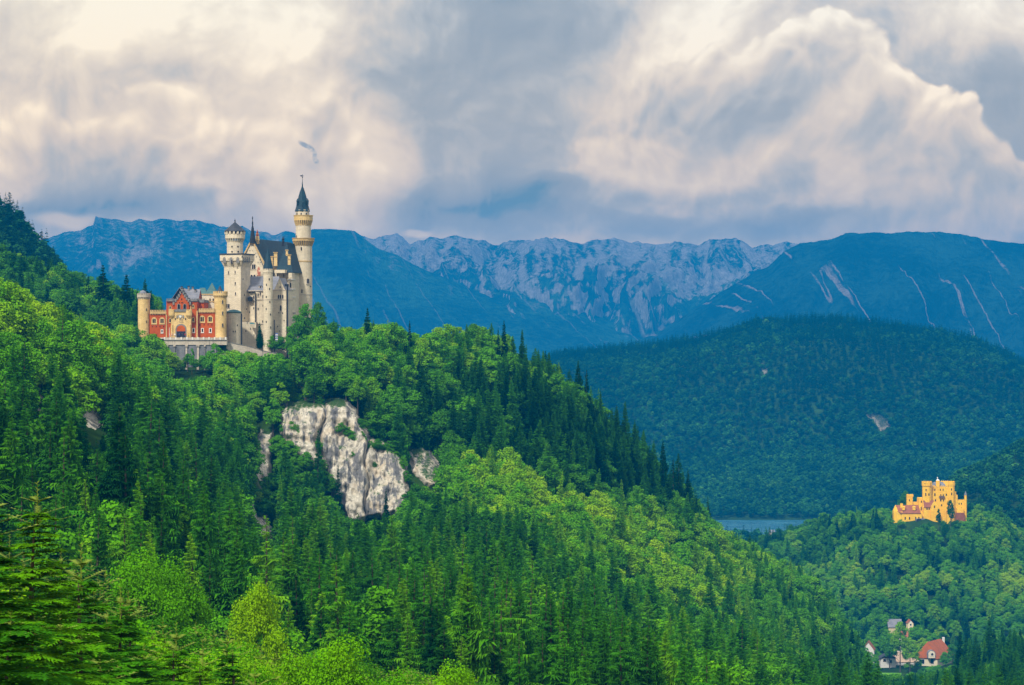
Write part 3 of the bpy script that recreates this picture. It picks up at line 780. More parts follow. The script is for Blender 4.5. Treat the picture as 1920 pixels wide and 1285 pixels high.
# library of crowns (each used for the first time by the first tree that needs it)
LIB = {}
def lib(kind, k, crown, trunk, H): LIB[(kind, k)] = (crown, trunk, H)
for k, (H, Rm, wh, nb, dr, rg) in enumerate([(26, 3.7, 40, 8, .34, .2), (24, 3.0, 38, 7, .28, .3), (28, 4.2, 42, 9, .40, .25), (22, 3.4, 34, 8, .25, .15), (25, 2.7, 40, 7, .45, .4), (20, 3.3, 30, 8, .2, .2), (27, 3.4, 30, 5, .30, .7), (18, 3.9, 30, 9, .15, .35)]):
    lib('spruce', k, tris_to_mesh('spruce_crown', spruce_tris(100+k, H, Rm, wh, nb, 6, droop=dr, raggy=rg), [M_spruce]), trunk_mesh('spruce_trunk', 200+k, H*.97, .26), H)
for k, (H, Rm, cl, tall, low) in enumerate([(17, 5.4, 52, 1.0, .20), (19, 5.0, 54, 1.15, .18), (15, 5.6, 50, .9, .18), (21, 4.6, 54, 1.3, .22), (16, 4.4, 44, 1.0, .15)]):
    lib('broad', k, tris_to_mesh('broadleaf_crown', broad_tris(300+k, H, Rm, cl, 135, .42, tall, low), [M_broad]), trunk_mesh('broadleaf_trunk', 400+k, H*.75, .3, 6, Rm*.7), H)
# coarse versions for the far hill and valley
for k, (H, Rm) in enumerate([(24, 3.6), (22, 3.0), (26, 3.2)]):
    lib('far_spruce', k, tris_to_mesh('far_spruce_crown', spruce_tris(500+k, H, Rm, 12, 6, 2, tw=.7), [M_far_spruce]), None, H)
for k, (H, Rm) in enumerate([(15, 5.4), (17, 5.0), (14, 5.8)]):
    lib('far_broad', k, tris_to_mesh('far_broadleaf_crown', broad_tris(600+k, H, Rm, 16, 14, 1.9), [M_far_broad]), None, H)
# fine versions for the trees nearest the camera
for k, (H, Rm, wh) in enumerate([(13.0, 2.7, 30), (15.0, 2.9, 34), (11.0, 2.3, 26)]):
    T_ = spruce_tris(700+k, H, Rm, int(wh*1.5), 6, 12, base=.04, droop=-.12, raggy=.2, tw=.46, hd=True)
    L_ = leader_tris(H*0.985, 1.1, 5, k)
    me = tris_to_mesh('near_spruce_crown', np.concatenate([T_, L_]), [M_spruce, M_shoot], mi=np.concatenate([np.zeros(len(T_)), np.ones(len(L_))]))
    lib('near_spruce', k, me, trunk_mesh('spruce_trunk', 720+k, H*.99, .16), H+1.1)
for k, (H, Rm, cl, tall, low) in enumerate([(11, 3.2, 110, 1.1, .1), (12, 2.6, 100, 1.4, .1)]):
    lib('near_broad', k, tris_to_mesh('near_broadleaf_crown', broad_tris(800+k, H, Rm, cl, 420, .105, tall, low), [M_broad]), trunk_mesh('broadleaf_trunk', 820+k, H*.8, .16, 8, Rm*.7), H)

# ---- where each kind grows and how bright it is: anchors (photo column, photo row of the ground, share of spruce, tint)
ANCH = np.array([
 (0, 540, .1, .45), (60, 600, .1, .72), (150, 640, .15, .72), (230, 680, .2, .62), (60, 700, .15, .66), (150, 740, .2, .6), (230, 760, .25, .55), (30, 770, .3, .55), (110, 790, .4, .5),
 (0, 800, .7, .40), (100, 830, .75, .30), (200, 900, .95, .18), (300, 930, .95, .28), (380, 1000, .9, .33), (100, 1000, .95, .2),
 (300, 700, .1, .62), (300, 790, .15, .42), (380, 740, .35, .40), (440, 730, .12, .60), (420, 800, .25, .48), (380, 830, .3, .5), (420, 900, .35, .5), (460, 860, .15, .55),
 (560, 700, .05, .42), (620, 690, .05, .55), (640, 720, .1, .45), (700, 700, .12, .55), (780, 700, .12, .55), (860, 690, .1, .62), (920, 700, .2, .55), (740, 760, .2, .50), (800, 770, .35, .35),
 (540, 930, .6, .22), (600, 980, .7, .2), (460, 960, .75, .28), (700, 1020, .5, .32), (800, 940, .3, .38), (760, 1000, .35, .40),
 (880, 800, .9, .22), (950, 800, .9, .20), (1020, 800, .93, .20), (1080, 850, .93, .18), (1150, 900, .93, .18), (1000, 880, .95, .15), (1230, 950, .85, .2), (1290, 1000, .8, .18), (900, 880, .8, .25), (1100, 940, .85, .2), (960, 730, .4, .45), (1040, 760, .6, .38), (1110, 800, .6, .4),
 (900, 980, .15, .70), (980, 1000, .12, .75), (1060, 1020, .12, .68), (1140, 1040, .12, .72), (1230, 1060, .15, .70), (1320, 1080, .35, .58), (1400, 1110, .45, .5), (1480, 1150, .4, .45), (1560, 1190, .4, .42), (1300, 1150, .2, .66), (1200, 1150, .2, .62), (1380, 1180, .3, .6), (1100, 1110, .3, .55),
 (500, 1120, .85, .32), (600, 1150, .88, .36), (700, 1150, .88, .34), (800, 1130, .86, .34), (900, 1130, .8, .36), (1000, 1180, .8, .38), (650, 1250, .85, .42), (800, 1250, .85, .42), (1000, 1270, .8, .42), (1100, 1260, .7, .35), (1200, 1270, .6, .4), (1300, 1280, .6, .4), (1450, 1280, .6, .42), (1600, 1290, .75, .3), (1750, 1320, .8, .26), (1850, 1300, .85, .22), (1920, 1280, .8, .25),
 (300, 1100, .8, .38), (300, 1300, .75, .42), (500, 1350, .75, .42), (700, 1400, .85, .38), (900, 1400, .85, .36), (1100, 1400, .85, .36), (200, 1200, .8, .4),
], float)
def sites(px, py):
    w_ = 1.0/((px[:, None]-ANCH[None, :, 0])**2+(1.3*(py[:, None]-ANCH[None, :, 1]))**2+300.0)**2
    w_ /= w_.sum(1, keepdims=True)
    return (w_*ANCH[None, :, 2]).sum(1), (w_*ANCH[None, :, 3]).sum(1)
# rows above which nothing on a stretch of hill may rise (the tree line seen against what lies behind)
TOPS = [
 (-420, 262, 480, 575, [(-420, 560), (0, 610), (120, 660), (200, 710), (262, 740)]),  # (px0, px1, d0, d1, [(px, top row), ...])
 (-420, 262, 480, 905, [(-420, 380), (-100, 490), (0, 498), (60, 545), (120, 560), (180, 600), (222, 650), (262, 690)]),
 (262, 312, 450, 932, [(262, 640), (285, 628), (300, 634), (312, 650)]),
 (312, 436, 450, 932, [(312, 690), (330, 700), (372, 700), (376, 668), (420, 660), (436, 655)]),
 (312, 392, 450, 917, [(312, 702), (392, 702)]),
 (436, 530, 450, 945, [(436, 652), (470, 656), (520, 664), (530, 640)]),
 (530, 1330, 700, 1130, [(530, 640), (550, 590), (575, 585), (600, 590), (650, 583), (680, 592), (720, 592), (760, 615), (800, 622), (830, 603), (880, 597), (925, 600), (960, 625), (1000, 645), (1050, 664), (1080, 690), (1110, 712), (1150, 752), (1200, 790), (1240, 820), (1275, 860), (1300, 910), (1330, 965)]),
 (1330, 2340, 800, 1500, [(1330, 965), (1345, 985), (1400, 1000), (1440, 1030), (1500, 1050), (1560, 1085), (1590, 1120), (1610, 1210), (1650, 1262), (1700, 1262), (1790, 1246), (1800, 1180), (1830, 1150), (1900, 1130), (2340, 1100)]),
 (1590, 1800, 1500, 1672, [(1590, 1240), (1650, 1268), (1700, 1268), (1725, 1248), (1800, 1244)]),
 (-420, 340, 950, 1300, [(-420, 380), (-100, 430), (0, 445), (40, 470), (100, 480), (130, 500), (190, 520), (230, 530), (280, 540), (312, 570), (340, 595)]),
 (312, 600, 945, 1300, [(312, 590), (600, 640)]),
 (-420, 420, 1300, 2000, [(-420, 250), (-100, 330), (0, 349), (22, 352), (40, 385), (55, 398), (75, 405), (95, 432), (115, 462), (130, 485), (165, 520), (200, 560), (300, 640), (420, 700)]),
 (1340, 1690, 1600, 2200, [(1340, 1010), (1430, 985), (1500, 968), (1560, 950), (1620, 945), (1670, 952), (1690, 970)]),
 (1668, 1700, 1700, 1930, [(1668, 955), (1675, 985), (1700, 988)]),
 (1690, 1815, 1700, 1935, [(1690, 984), (1715, 988), (1750, 975), (1815, 974)]),
 (1815, 2340, 1600, 2075, [(1815, 938), (1860, 935), (1890, 960), (1920, 985), (2340, 1000)]),
 (1790, 2340, 2201, 2700, [(1790, 882), (1850, 858), (1880, 840), (1920, 818), (2340, 640)]),
 (-420, 2340, 90, 480, [(-420, 650), (0, 690), (100, 720), (190, 770), (240, 780), (330, 830), (380, 880), (470, 930), (540, 985), (650, 1000), (800, 1030), (1000, 1060), (1150, 1120), (1300, 1190), (1450, 1250), (1550, 1290), (1600, 1320), (2340, 1330)]),
 (-420, 2340, 20, 300, [(-420, 860), (0, 890), (120, 1010), (190, 1040), (300, 1120), (500, 1200), (700, 1230), (900, 1262), (1100, 1285), (1250, 1310), (2340, 1400)]),
]
def top_limit(px, d):
    lim = np.full(px.shape, -1e4)
    for (a, b, d0, d1, tb) in TOPS:
        m = (px >= a) & (px < b) & (d >= d0) & (d < d1)
        lim = np.where(m, np.maximum(lim, np.interp(px, [t[0] for t in tb], [t[1] for t in tb])), lim)
    return lim
# ---- scatter
rs = np.random.RandomState(11)
def scatter(d0, d1, spacing, pxa=-MARGIN+10, pxb=2330):
    """jittered grid of sites over the sector"""
    x0, x1 = (pxa-CX)/F*d1, (pxb-CX)/F*d1
    xs = np.arange(x0, x1, spacing); ys = np.arange(d0, d1, spacing)
    gx, gy = np.meshgrid(xs, ys)
    gx = gx+rs.uniform(-.48, .48, gx.shape)*spacing; gy = gy+rs.uniform(-.48, .48, gy.shape)*spacing
    gx = gx.ravel(); gy = gy.ravel()
    px = gx/gy*F+CX
    m = (px > pxa) & (px < pxb) & (gy > d0) & (gy < d1)
    return px[m], gy[m]
def blocked(px, d, z, top):
    """things the trees must leave free: castle ground, cliffs, village, lake, buildings"""
    py = CY-z/d*F; pt = CY-top/d*F
    m = np.zeros(px.shape, bool)
    m |= (px > 253) & (px < 600) & (d > 929) & (d < 1070)
    m &= ~((px > 512) & (px < 600) & (d > 929) & (d < 958))
    m |= (px > 575) & (px < 602) & (d > 958) & (d < 1070)
    m |= (px > 1668) & (px < 1822) & (d > 1934) & (d < 1992)
    m |= (px > 1618) & (px < 1642) & (d > 1668) & (d < 1695)
    m |= (px > 1646) & (px < 1722) & (d > 1664) & (d < 1712)
    m |= (px > 1712) & (px < 1796) & (d > 1664) & (d < 1722)
    m |= (px > 1664) & (px < 1716) & (d > 1712) & (d < 1760)
    m |= (px > 1650) & (px < 1690) & (d > 1560) & (d < 1640)
    m |= (z < -231.2) | ((d > 2560) & (z < -220.5))
    for poly, fd in CLIFF_CLEAR:
        near = (d < fd+6) & (d > 420)
        mid = (py+pt*2)/3
        hit = inside(poly, px, pt+4) | inside(poly, px, mid) | (inside(poly, px, py-5) & (d > fd-25))
        if not (poly is CLIFFS[0][1] or fd > 3000):
            xs_ = [q[0] for q in poly]; ys_ = [q[1] for q in poly]
            m |= (px > min(xs_)-3) & (px < max(xs_)+3) & (pt < max(ys_)-10) & (py > min(ys_)) & (d < fd+3) & (d > 380)
        m |= near & hit & ~((d < fd-150) & (pt > np.max([q[1] for q in poly])-30))
    return m
SX, SD, SK, SS, ST, SV = [], [], [], [], [], []      # column, distance, kind, scale, tint, variant
def grow(px, d, kinds, hs, lean=None):
    """kinds: (broad, spruce); hs: height scale range"""
    z = ground_z(px, d); py = CY-z/d*F
    ps, tint = sites(px, np.clip(py, 500, 1420))
    return z, py, ps, tint
def emit(px, d, ps, tint, far, hs=(0.75, 1.1), minscale=0.42):
    z = ground_z(px, d)
    isS = rs.rand(len(px)) < ps
    pre = 'near_' if far == 'near' else ('far_' if far else '')
    kb, ks = pre+'broad', pre+'spruce'
    nb = sum(1 for q in LIB if q[0] == kb); ns = sum(1 for q in LIB if q[0] == ks)
    var = np.where(isS, rs.randint(0, ns, len(px)), rs.randint(0, nb, len(px)))
    H = np.array([LIB[(ks if s else kb, v)][2] for s, v in zip(isS, var)])
    sc_ = rs.uniform(hs[0], hs[1], len(px))
    lim = top_limit(px, d)
    hmax = (CY-lim)/F*d - z - rs.rand(len(px))**2*2.5
    sc2 = np.minimum(sc_, hmax/H)
    keep = sc2 > minscale
    px, d, z, isS, var, sc2, H, tint = [q[keep] for q in (px, d, z, isS, var, sc2, H, tint)]
    bl = blocked(px, d, z, z+H*sc2)
    for f_ in (.62, .4):
        s3 = np.where(bl, sc2*f_, sc2); ok = bl & (s3 > .24)
        b2 = blocked(px, d, z, z+H*s3); sc2 = np.where(ok & ~b2, s3, sc2); bl = bl & ~(ok & ~b2)
    for q in np.nonzero(~bl)[0]:
        SX.append(px[q]); SD.append(d[q]); SK.append(pre+('spruce' if isS[q] else 'broad')); SS.append(sc2[q]); ST.append(tint[q]); SV.append(var[q])
px, d = scatter(100, 300, 4.4); z, py, ps, ti = grow(px, d, 0, 0); emit(px, d, ps, ti, 'near', (.9, 1.45), .4)
px, d = scatter(300, 700, 5.8); z, py, ps, ti = grow(px, d, 0, 0); emit(px, d, ps, ti, False, (.72, 1.12), .35)
px, d = scatter(700, 1290, 5.8); z, py, ps, ti = grow(px, d, 0, 0)
back = (d > 1000) & (px < 340); ps = np.where(back, .45, ps); ti = np.where(back, .26+.2*(rs.rand(len(px)) > .8), ti)
emit(px, d, ps, ti, False, (.58, 1.1), .33)
px, d = scatter(1290, 2000, 7.0)
z = ground_z(px, d); py = CY-z/d*F
left = px < 700
ps = np.where(left, .7, np.where(py < 1060, .12, .16)); n_ = fbm((px-CX)/F*d/60, d/60, 3, 77)
ti = np.where(left, .14, .40+.45*n_+np.where((py > 1080) & (py < 1140), .18, 0)); ps = np.where((~left) & (n_ < -.25), .6, ps)
emit(px[left], d[left], ps[left], ti[left], True, (.5, .85), .2)
emit(px[~left], d[~left], ps[~left], ti[~left], False, (.6, .95), .22)
px, d = scatter(2000, 2660, 8.5); n_ = fbm((px-CX)/F*d/60, d/60, 3, 78)
emit(px, d, np.full(len(px), .3), .25+.35*n_, True, (.6, .95), .3)
px, d = scatter(2990, 4150, 8.6, 880, 2330)
z = ground_z(px, d); X_ = (px-CX)/F*d; n_ = fbm(X_/90, d/90, 4, 79)
low = np.clip((-70-z)/80, 0, 1)
ps = np.clip(np.where(d > 3820, .8, .55-.45*low)+.9*fbm(X_/260, d/300, 2, 83), .03, .97); ti = .04+.22*low+.30*n_+.30*fbm(X_/340, d/340, 2, 81)
bare = (fbm(X_/35, d/55, 3, 90) > .52) & (d > 3300) & (d < 3850)
k_ = ~bare
emit(px[k_], d[k_], ps[k_], ti[k_], True, (.6, .95), .3)
SX, SD, SS, ST, SV = [np.array(q, float) for q in (SX, SD, SS, ST, SV)]; SK = np.array(SK)

# ---- singled out trees: (column, top row, distance, kind, variant, width factor, tint, label)
HERO = [
 (70, 868, 62, 'near_spruce', 1, 1.5, 0.54, 'near bushy spruce with a long bare yellow leader shoot at the left'),
 (-26, 868, 47, 'near_spruce', 0, 1.8, 0.43, 'bright green spruce cut by the left edge of the view'),
 (152, 990, 72, 'near_spruce', 2, 1.6, 0.52, 'young spruce leaning out beside the one with the bare leader'),
 (226, 1075, 84, 'near_spruce', 0, 1.8, 0.56, 'yellow green young spruce with its tip bent to the side'),
 (330, 1146, 92, 'near_spruce', 2, 1.6, 0.50, 'young spruce with twin pale top shoots near the bottom edge'),
 (426, 1160, 96, 'near_spruce', 0, 1.6, 0.48, 'small spruce with a pale star shaped top near the bottom edge'),
 (380, 1178, 90, 'near_spruce', 2, 1.3, 0.50, 'thin spruce top between the twin topped and the star topped spruce'),
 (20, 1110, 52, 'near_spruce', 1, 1.7, 0.42, 'wide dark bellied spruce in the bottom left corner'),
 (112, 1120, 66, 'near_spruce', 0, 2.0, 0.43, 'spruce filling the gap under the long bare leader'),
 (188, 1190, 76, 'near_spruce', 2, 2.0, 0.48, 'low young spruce under the yellow green one with the bent tip'),
 (270, 1180, 90, 'near_spruce', 1, 1.7, 0.46, 'young spruce between the bent tip and the twin topped one'),
 (478, 1225, 100, 'near_spruce', 2, 1.5, 0.43, 'small spruce right of the star topped one at the bottom edge'),
 (640, 1178, 128, 'near_broad', 0, .75, .42, 'round broadleaf bush with rusty twigs at the bottom edge'),
 (560, 1205, 130, 'near_broad', 0, .7, .42, 'low yellow green broadleaf bush left of the round rusty one'),
 (480, 1230, 112, 'near_broad', 1, .7, .45, 'light green broadleaf sapling beside the star topped spruce'),
 (490, 1072, 190, 'near_broad', 1, .6, .62, 'slim pale yellow green birch above the bottom bushes'),
 (745, 1240, 140, 'near_broad', 0, .7, .42, 'low leafy bush with pale twigs at the bottom centre'),
 (850, 1228, 150, 'near_broad', 0, .7, .55, 'bright green leafy bush at the bottom edge right of centre'),
 (300, 1235, 100, 'near_broad', 1, .7, .45, 'leafy sapling between the bent spruce and the twin topped spruce'),
 (262, 1022, 205, 'near_broad', 0, .75, .42, 'rounded light green beech below the tall dark spruces'),
 (320, 1035, 210, 'near_broad', 0, .7, .42, 'second rounded light green beech right under the tall dark spruces'),
 (487, 602, 938, 'spruce', 0, .95, .05, 'lone dark spruce standing against the white castle walls'),
 (689, 573, 962, 'spruce', 3, .8, .05, 'dark spruce breaking the skyline right of the tall tower'),
 (768, 598, 958, 'spruce', 4, .9, .04, 'slim dark spruce on the ridge between two rounded broadleaf crowns'),
 (945, 598, 990, 'spruce', 1, .9, .05, 'dark pointed spruce on the shoulder of the ridge'),
 (934, 612, 985, 'spruce', 4, .8, .06, 'shorter dark spruce leaning against the pointed one on the ridge shoulder'),
 (979, 614, 992, 'spruce', 0, .85, .04, 'dark layered spruce just below the ridge shoulder'),
 (1030, 656, 1000, 'spruce', 3, .7, .08, 'small spruce tip halfway down the ridge line'),
 (1084, 672, 1018, 'spruce', 0, .9, .05, 'dark spruce where the ridge begins to drop'),
 (1100, 690, 1018, 'spruce', 1, .8, .06, 'second dark spruce just right of where the ridge drops'),
 (1126, 728, 1025, 'spruce', 2, .7, .08, 'spruce tip on the steep ridge line against the blue hill'),
 (1172, 748, 1040, 'spruce', 0, .85, .08, 'tall spruce on the steep ridge line against the blue hill'),
 (1243, 822, 1080, 'spruce', 2, .9, .06, 'broad dark spruce low on the steep ridge line'),
 (1272, 845, 1100, 'spruce', 0, 1.0, .05, 'tallest dark spruce at the foot of the steep ridge line'),
 (1262, 858, 1095, 'spruce', 1, 1.0, .06, 'dark spruce tucked behind the tallest one at the ridge foot'),
 (1290, 878, 1105, 'spruce', 2, .9, .06, 'wide dark spruce right of the tallest one at the ridge foot'),
 (1327, 928, 1190, 'spruce', 1, .9, .1, 'bluish spruce standing free before the hazy hill'),
 (597, 800, 834, 'spruce', 1, .8, .08, 'slim dark spruce splitting the upper left of the limestone cliff'),
 (634, 868, 832, 'spruce', 4, .8, .10, 'slim dark spruce rising before the lower left of the limestone cliff'),
 (724, 912, 832, 'spruce', 1, .8, .12, 'slim dark spruce rising before the lower right of the limestone cliff'),
 (193, 495, 1120, 'spruce', 5, 1.3, .03, 'ragged dark pine on the skyline behind the left slope'),
 (237, 510, 1110, 'spruce', 3, 1.1, .03, 'pointed dark spruce on the skyline left of the castle'),
 (272, 520, 1090, 'spruce', 2, 1.1, .03, 'bushy dark spruce rising behind the round corner tower'),
 (283, 540, 1085, 'spruce', 0, 1.1, .04, 'dark spruce between the round corner tower and the bushy one behind it'),
 (258, 545, 1095, 'spruce', 1, 1.1, .06, 'small dark spruce behind the round corner tower'),
 (573, 565, 953, 'broad', 3, .75, .40, 'thin airy broadleaf tree at the foot of the tall tower'),
 (596, 562, 975, 'broad', 3, .7, .12, 'dark loose tree right of the foot of the tall tower'),
 (562, 590, 950, 'broad', 1, .9, .36, 'dense broadleaf tree hiding the lower walls of the palace'),
 (545, 622, 945, 'broad', 0, .8, .5, 'light green broadleaf tree in front of the palace walls'),
 (286, 622, 905, 'broad', 3, 1.35, .62, 'bright crown covering the foot of the round corner tower'),
 (402, 640, 915, 'broad', 4, .85, .34, 'small dark broadleaf tree before the terrace wall'),
 (360, 650, 918, 'broad', 4, .45, .45, 'narrow sapling growing up the terrace buttresses'),
 (222, 745, 372, 'spruce', 2, 1.1, .02, 'very dark tall spruce in the middle of the left slope'),
 (232, 790, 362, 'spruce', 0, 1.15, .04, 'dark hanging spruce overlapping the darkest one'),
 (305, 812, 380, 'spruce', 0, 1.1, .22, 'tall mid green spruce right of the darkest one'),
 (345, 848, 388, 'spruce', 1, 1.0, .24, 'tall narrow spruce with a bare lower trunk'),
 (382, 893, 350, 'spruce', 2, 1.0, .36, 'broad lighter green spruce at the end of the tall group'),
 (1722, 1232, 1658, 'broad', 4, 1.2, .5, 'low bushy tree in front of the red roofed house'),
 (1704, 1240, 1656, 'broad', 2, 1.2, .62, 'light green shrubby tree between the white house and the red roofed house'),
 (1772, 1222, 1662, 'broad', 0, 1.1, .35, 'dark round tree at the right corner of the red roofed house'),
 (1640, 1226, 1660, 'broad', 1, 1.1, .6, 'round green tree left of the small white house'),
 (1786, 1205, 1668, 'broad', 3, 1.1, .3, 'tree covering the far end of the red roof'),
 (1622, 1212, 1664, 'broad', 2, 1.1, .5, 'tree in front of the leftmost village house'),
 (1855, 1150, 1120, 'spruce', 2, 1.0, .05, 'tall dark spruce behind the red roofed house at the right edge'),
 (1800, 1180, 1080, 'spruce', 0, 1.0, .08, 'dark spruce beside the gable of the red roofed house'),
 (1688, 1162, 1655, 'broad', 3, .8, .62, 'light round tree between the grey roof and the red roofed house'),
 (1706, 1195, 1652, 'broad', 0, .8, .72, 'yellow green round tree before the beige roof in the village'),
 (1668, 1190, 1668, 'broad', 0, .9, .25, 'dark broadleaf tree left of the village yard'),
 (1696, 1160, 1690, 'spruce', 4, .75, .04, 'small dark conifer in front of the grey roof'),
 (1782, 935, 1915, 'broad', 3, .6, .1, 'dark tree growing against the right side of the yellow castle'),
 (1760, 952, 1918, 'broad', 4, .45, .1, 'small dark tree at the foot of the yellow castle keep'),
 (1697, 921, 1965, 'broad', 0, .8, .25, 'tree behind the slim turret of the yellow castle'),
]
_first = {}
TREES = []
def place_tree(kind, var, x, y, z, sc_, wf, tint, label, group, cat, rot):
    crown, trunk, H = LIB[(kind, var)]
    nm = 'spruce_tree' if 'spruce' in kind else 'broadleaf_tree'
    o = bpy.data.objects.new(nm, None); COL.objects.link(o)
    o.location = (x, y, z); o.scale = (sc_*wf, sc_*wf, sc_); o.rotation_euler = (0, 0, rot); o.empty_display_size = .5
    tag(o, label, cat, group)
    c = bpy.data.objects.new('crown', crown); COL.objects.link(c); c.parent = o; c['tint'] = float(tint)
    if trunk is not None:
        t = bpy.data.objects.new('trunk', trunk); COL.objects.link(t); t.parent = o
    TREES.append(o)
    _first.setdefault((kind, var), c)
    return o
hero_xy = []
for (hx, top, hd_, kind, var, wf, tint, lab) in HERO:
    z = float(ground_z(np.array([hx]), np.array([hd_]))[0])
    if hd_ == 938: z = zat(652, 938)
    H = LIB[(kind, var)][2]
    s_ = (zat(top, hd_)-z)/H
    if s_ < 0.15: print('hero too low', lab, s_); continue
    place_tree(kind, var, xat(hx, hd_), hd_, z-.3, s_, wf if s_ > .5 else wf*1.15, tint, lab, None, 'tree', random.Random(hx).uniform(0, 6.28))
    hero_xy.append((hx, hd_, top, kind))
# bushes clinging to the cliff
for q, (bx_, by_, bs_) in enumerate([(640, 808, .34), (652, 816, .3), (664, 822, .36), (678, 830, .34), (694, 836, .3), (708, 842, .38), (724, 846, .3), (736, 852, .34), (596, 842, .3), (584, 850, .34), (608, 838, .26), (548, 812, .36), (536, 806, .4), (562, 818, .3),
        (632, 768, .22), (600, 756, .3), (560, 752, .3), (740, 890, .26), (755, 880, .36), (762, 900, .4), (700, 868, .2), (604, 880, .34), (612, 900, .4), (622, 925, .4), (530, 770, .3), (676, 800, .34), (545, 862, .5), (560, 877, .5), (575, 892, .55), (590, 907, .5), (600, 925, .5), (520, 852, .5), (530, 882, .55), (550, 902, .55), (515, 905, .5), (500, 925, .5), (570, 925, .55), (585, 945, .55), (540, 925, .5), (526, 838, .4), (660, 850, .2), (625, 790, .2), (530, 742, .4), (552, 735, .42), (575, 741, .36), (598, 744, .42), (620, 742, .38), (642, 738, .42), (660, 746, .4)]):
    fd_ = float(face_dist(np.array([float(bx_)]), np.array([float(by_)]))[0])-5.5
    place_tree('broad', q % 5, xat(bx_, fd_), fd_, zat(by_+10, fd_)-1, bs_, 1.25, .30+.2*((q*7) % 5)/5, 'small green bush clinging to a ledge of the large limestone cliff', 'bushes on the limestone cliff', 'bush', q*1.1)
for q, (bx_, d_, bs_) in enumerate([(316, 926, .38), (330, 925, .3), (343, 926.5, .26), (352, 924, .36), (368, 925.5, .33), (380, 924, .4), (392, 925, .42), (412, 924, .36)]):
    place_tree('broad', q % 5, xat(bx_, d_), d_, float(ground_z(np.array([float(bx_)]), np.array([d_+0.0]))[0])-.3, bs_, 1.2, .25+.25*((q*3) % 4)/4, 'green bush growing at the foot of the terrace retaining wall', 'bushes at the foot of the retaining wall', 'bush', q*1.7)
# do not let scattered trees stand in a singled out one, or hide a near one
hz_ = np.zeros(len(SX), bool)
for (hx, hd_, top, kind) in hero_xy:
    dx = (SX-hx)/F*SD
    hz_ |= (np.abs(dx) < (2.6 if hd_ > 300 else 3.0)) & (np.abs(SD-hd_) < (3.0 if hd_ > 300 else 5))
    if hd_ > 300:
        H_ = np.array([LIB[(k, int(v))][2] for k, v in zip(SK, SV)])
        ztop = ground_z(SX, SD)+H_*SS
        hz_ |= (np.abs(dx) < 3.2) & (SD < hd_) & (SD > hd_*0.8) & (CY-ztop/SD*F < top+40)
keep = ~hz_
SX, SD, SK, SS, ST, SV = [q[keep] for q in (SX, SD, SK, SS, ST, SV)]
SZ = ground_z(SX, SD)
SH = np.array([LIB[(k, int(v))][2] for k, v in zip(SK, SV)])*SS
# ---- which ones show: march outwards and keep the highest row reached so far on every bearing
order = np.argsort(SD)
hor = np.full(2800, 1e9)                       # smallest row seen, per column from -440
vis = np.zeros(len(SX))
di = 0
for q in order:
    dq = SD[q]
    pxq = SX[q]; c0 = int(pxq+440); hw = max(1, int(1.6*SS[q]*F/dq))
    a, b = max(0, c0-hw), min(2799, c0+hw)
    top = CY-(SZ[q]+SH[q])/dq*F; bot = CY-SZ[q]/dq*F
    h = np.median(hor[a:b+1])
    vis[q] = max(0.0, min(h, 1285.0)-max(top, 0))*(0 <= pxq <= 1920)
    ft = top+0.30*(bot-top)
    hor[a:b+1] = np.minimum(hor[a:b+1], ft)
print('sites', len(SX), 'visible', (vis > 3).sum())
def where_label(kind, px, d, py):
    sp = 'spruce' in kind
    nm = 'spruce' if sp else 'broadleaf tree'
    if d < 300: return ('one of the young %ss along the bottom of the view' % nm, 'young %ss at the bottom of the view' % nm)
    if px < 450 and d < 640: return ('one of the %ss on the near left slope below the castle' % nm, '%ss on the near left slope' % nm)
    if px < 330 and d < 930: return ('one of the bright %ss on the hillside left of the castle' % nm, '%ss on the hillside left of the castle' % nm)
    if px < 500 and d < 1300: return ('one of the %ss around the foot of the white castle' % nm, '%ss around the foot of the castle' % nm)
    if d < 640: return ('one of the %ss in the lower middle of the forest' % nm, '%ss in the lower middle of the forest' % nm)
    if px < 850 and py > 800: return ('one of the %ss around the base of the limestone cliff' % nm, '%ss around the base of the cliff' % nm)
    if py < 760: return ('one of the %ss on top of the ridge right of the castle' % nm, '%ss on top of the ridge' % nm)
    if py < 960: return ('one of the %ss on the steep dark side of the ridge' % nm, '%ss on the steep side of the ridge' % nm)
    if d < 1300: return ('one of the %ss on the gentle slope at the foot of the ridge' % nm, '%ss on the gentle slope below the ridge' % nm)
    return ('one of the %ss in the valley below the yellow castle' % nm, '%ss in the valley below the yellow castle' % nm)
single = np.zeros(len(SX), bool)
for kind in ('spruce', 'broad'):
    idx = np.nonzero(((SK == kind) | (SK == 'near_'+kind)) & (vis > 6))[0]
    score = np.minimum(vis[idx], SH[idx]/SD[idx]*F)*SH[idx]/SD[idx]
    idx = idx[np.argsort(-score)][:265]
    for q in idx:
        single[q] = True
        lab, grp = where_label(kind, SX[q], SD[q], CY-SZ[q]/SD[q]*F)
        place_tree(str(SK[q]), int(SV[q]), xat(SX[q], SD[q]), SD[q], SZ[q]-.4, SS[q], rs.uniform(.92, 1.15)*(1.0 if SS[q] > .7 else 1.12)*(1.28 if SD[q] < 700 and 'spruce' in SK[q] else 1.0), float(np.clip(ST[q]+rs.normal()*.12, 0, 1)), lab, grp, 'tree', rs.uniform(0, 6.28))
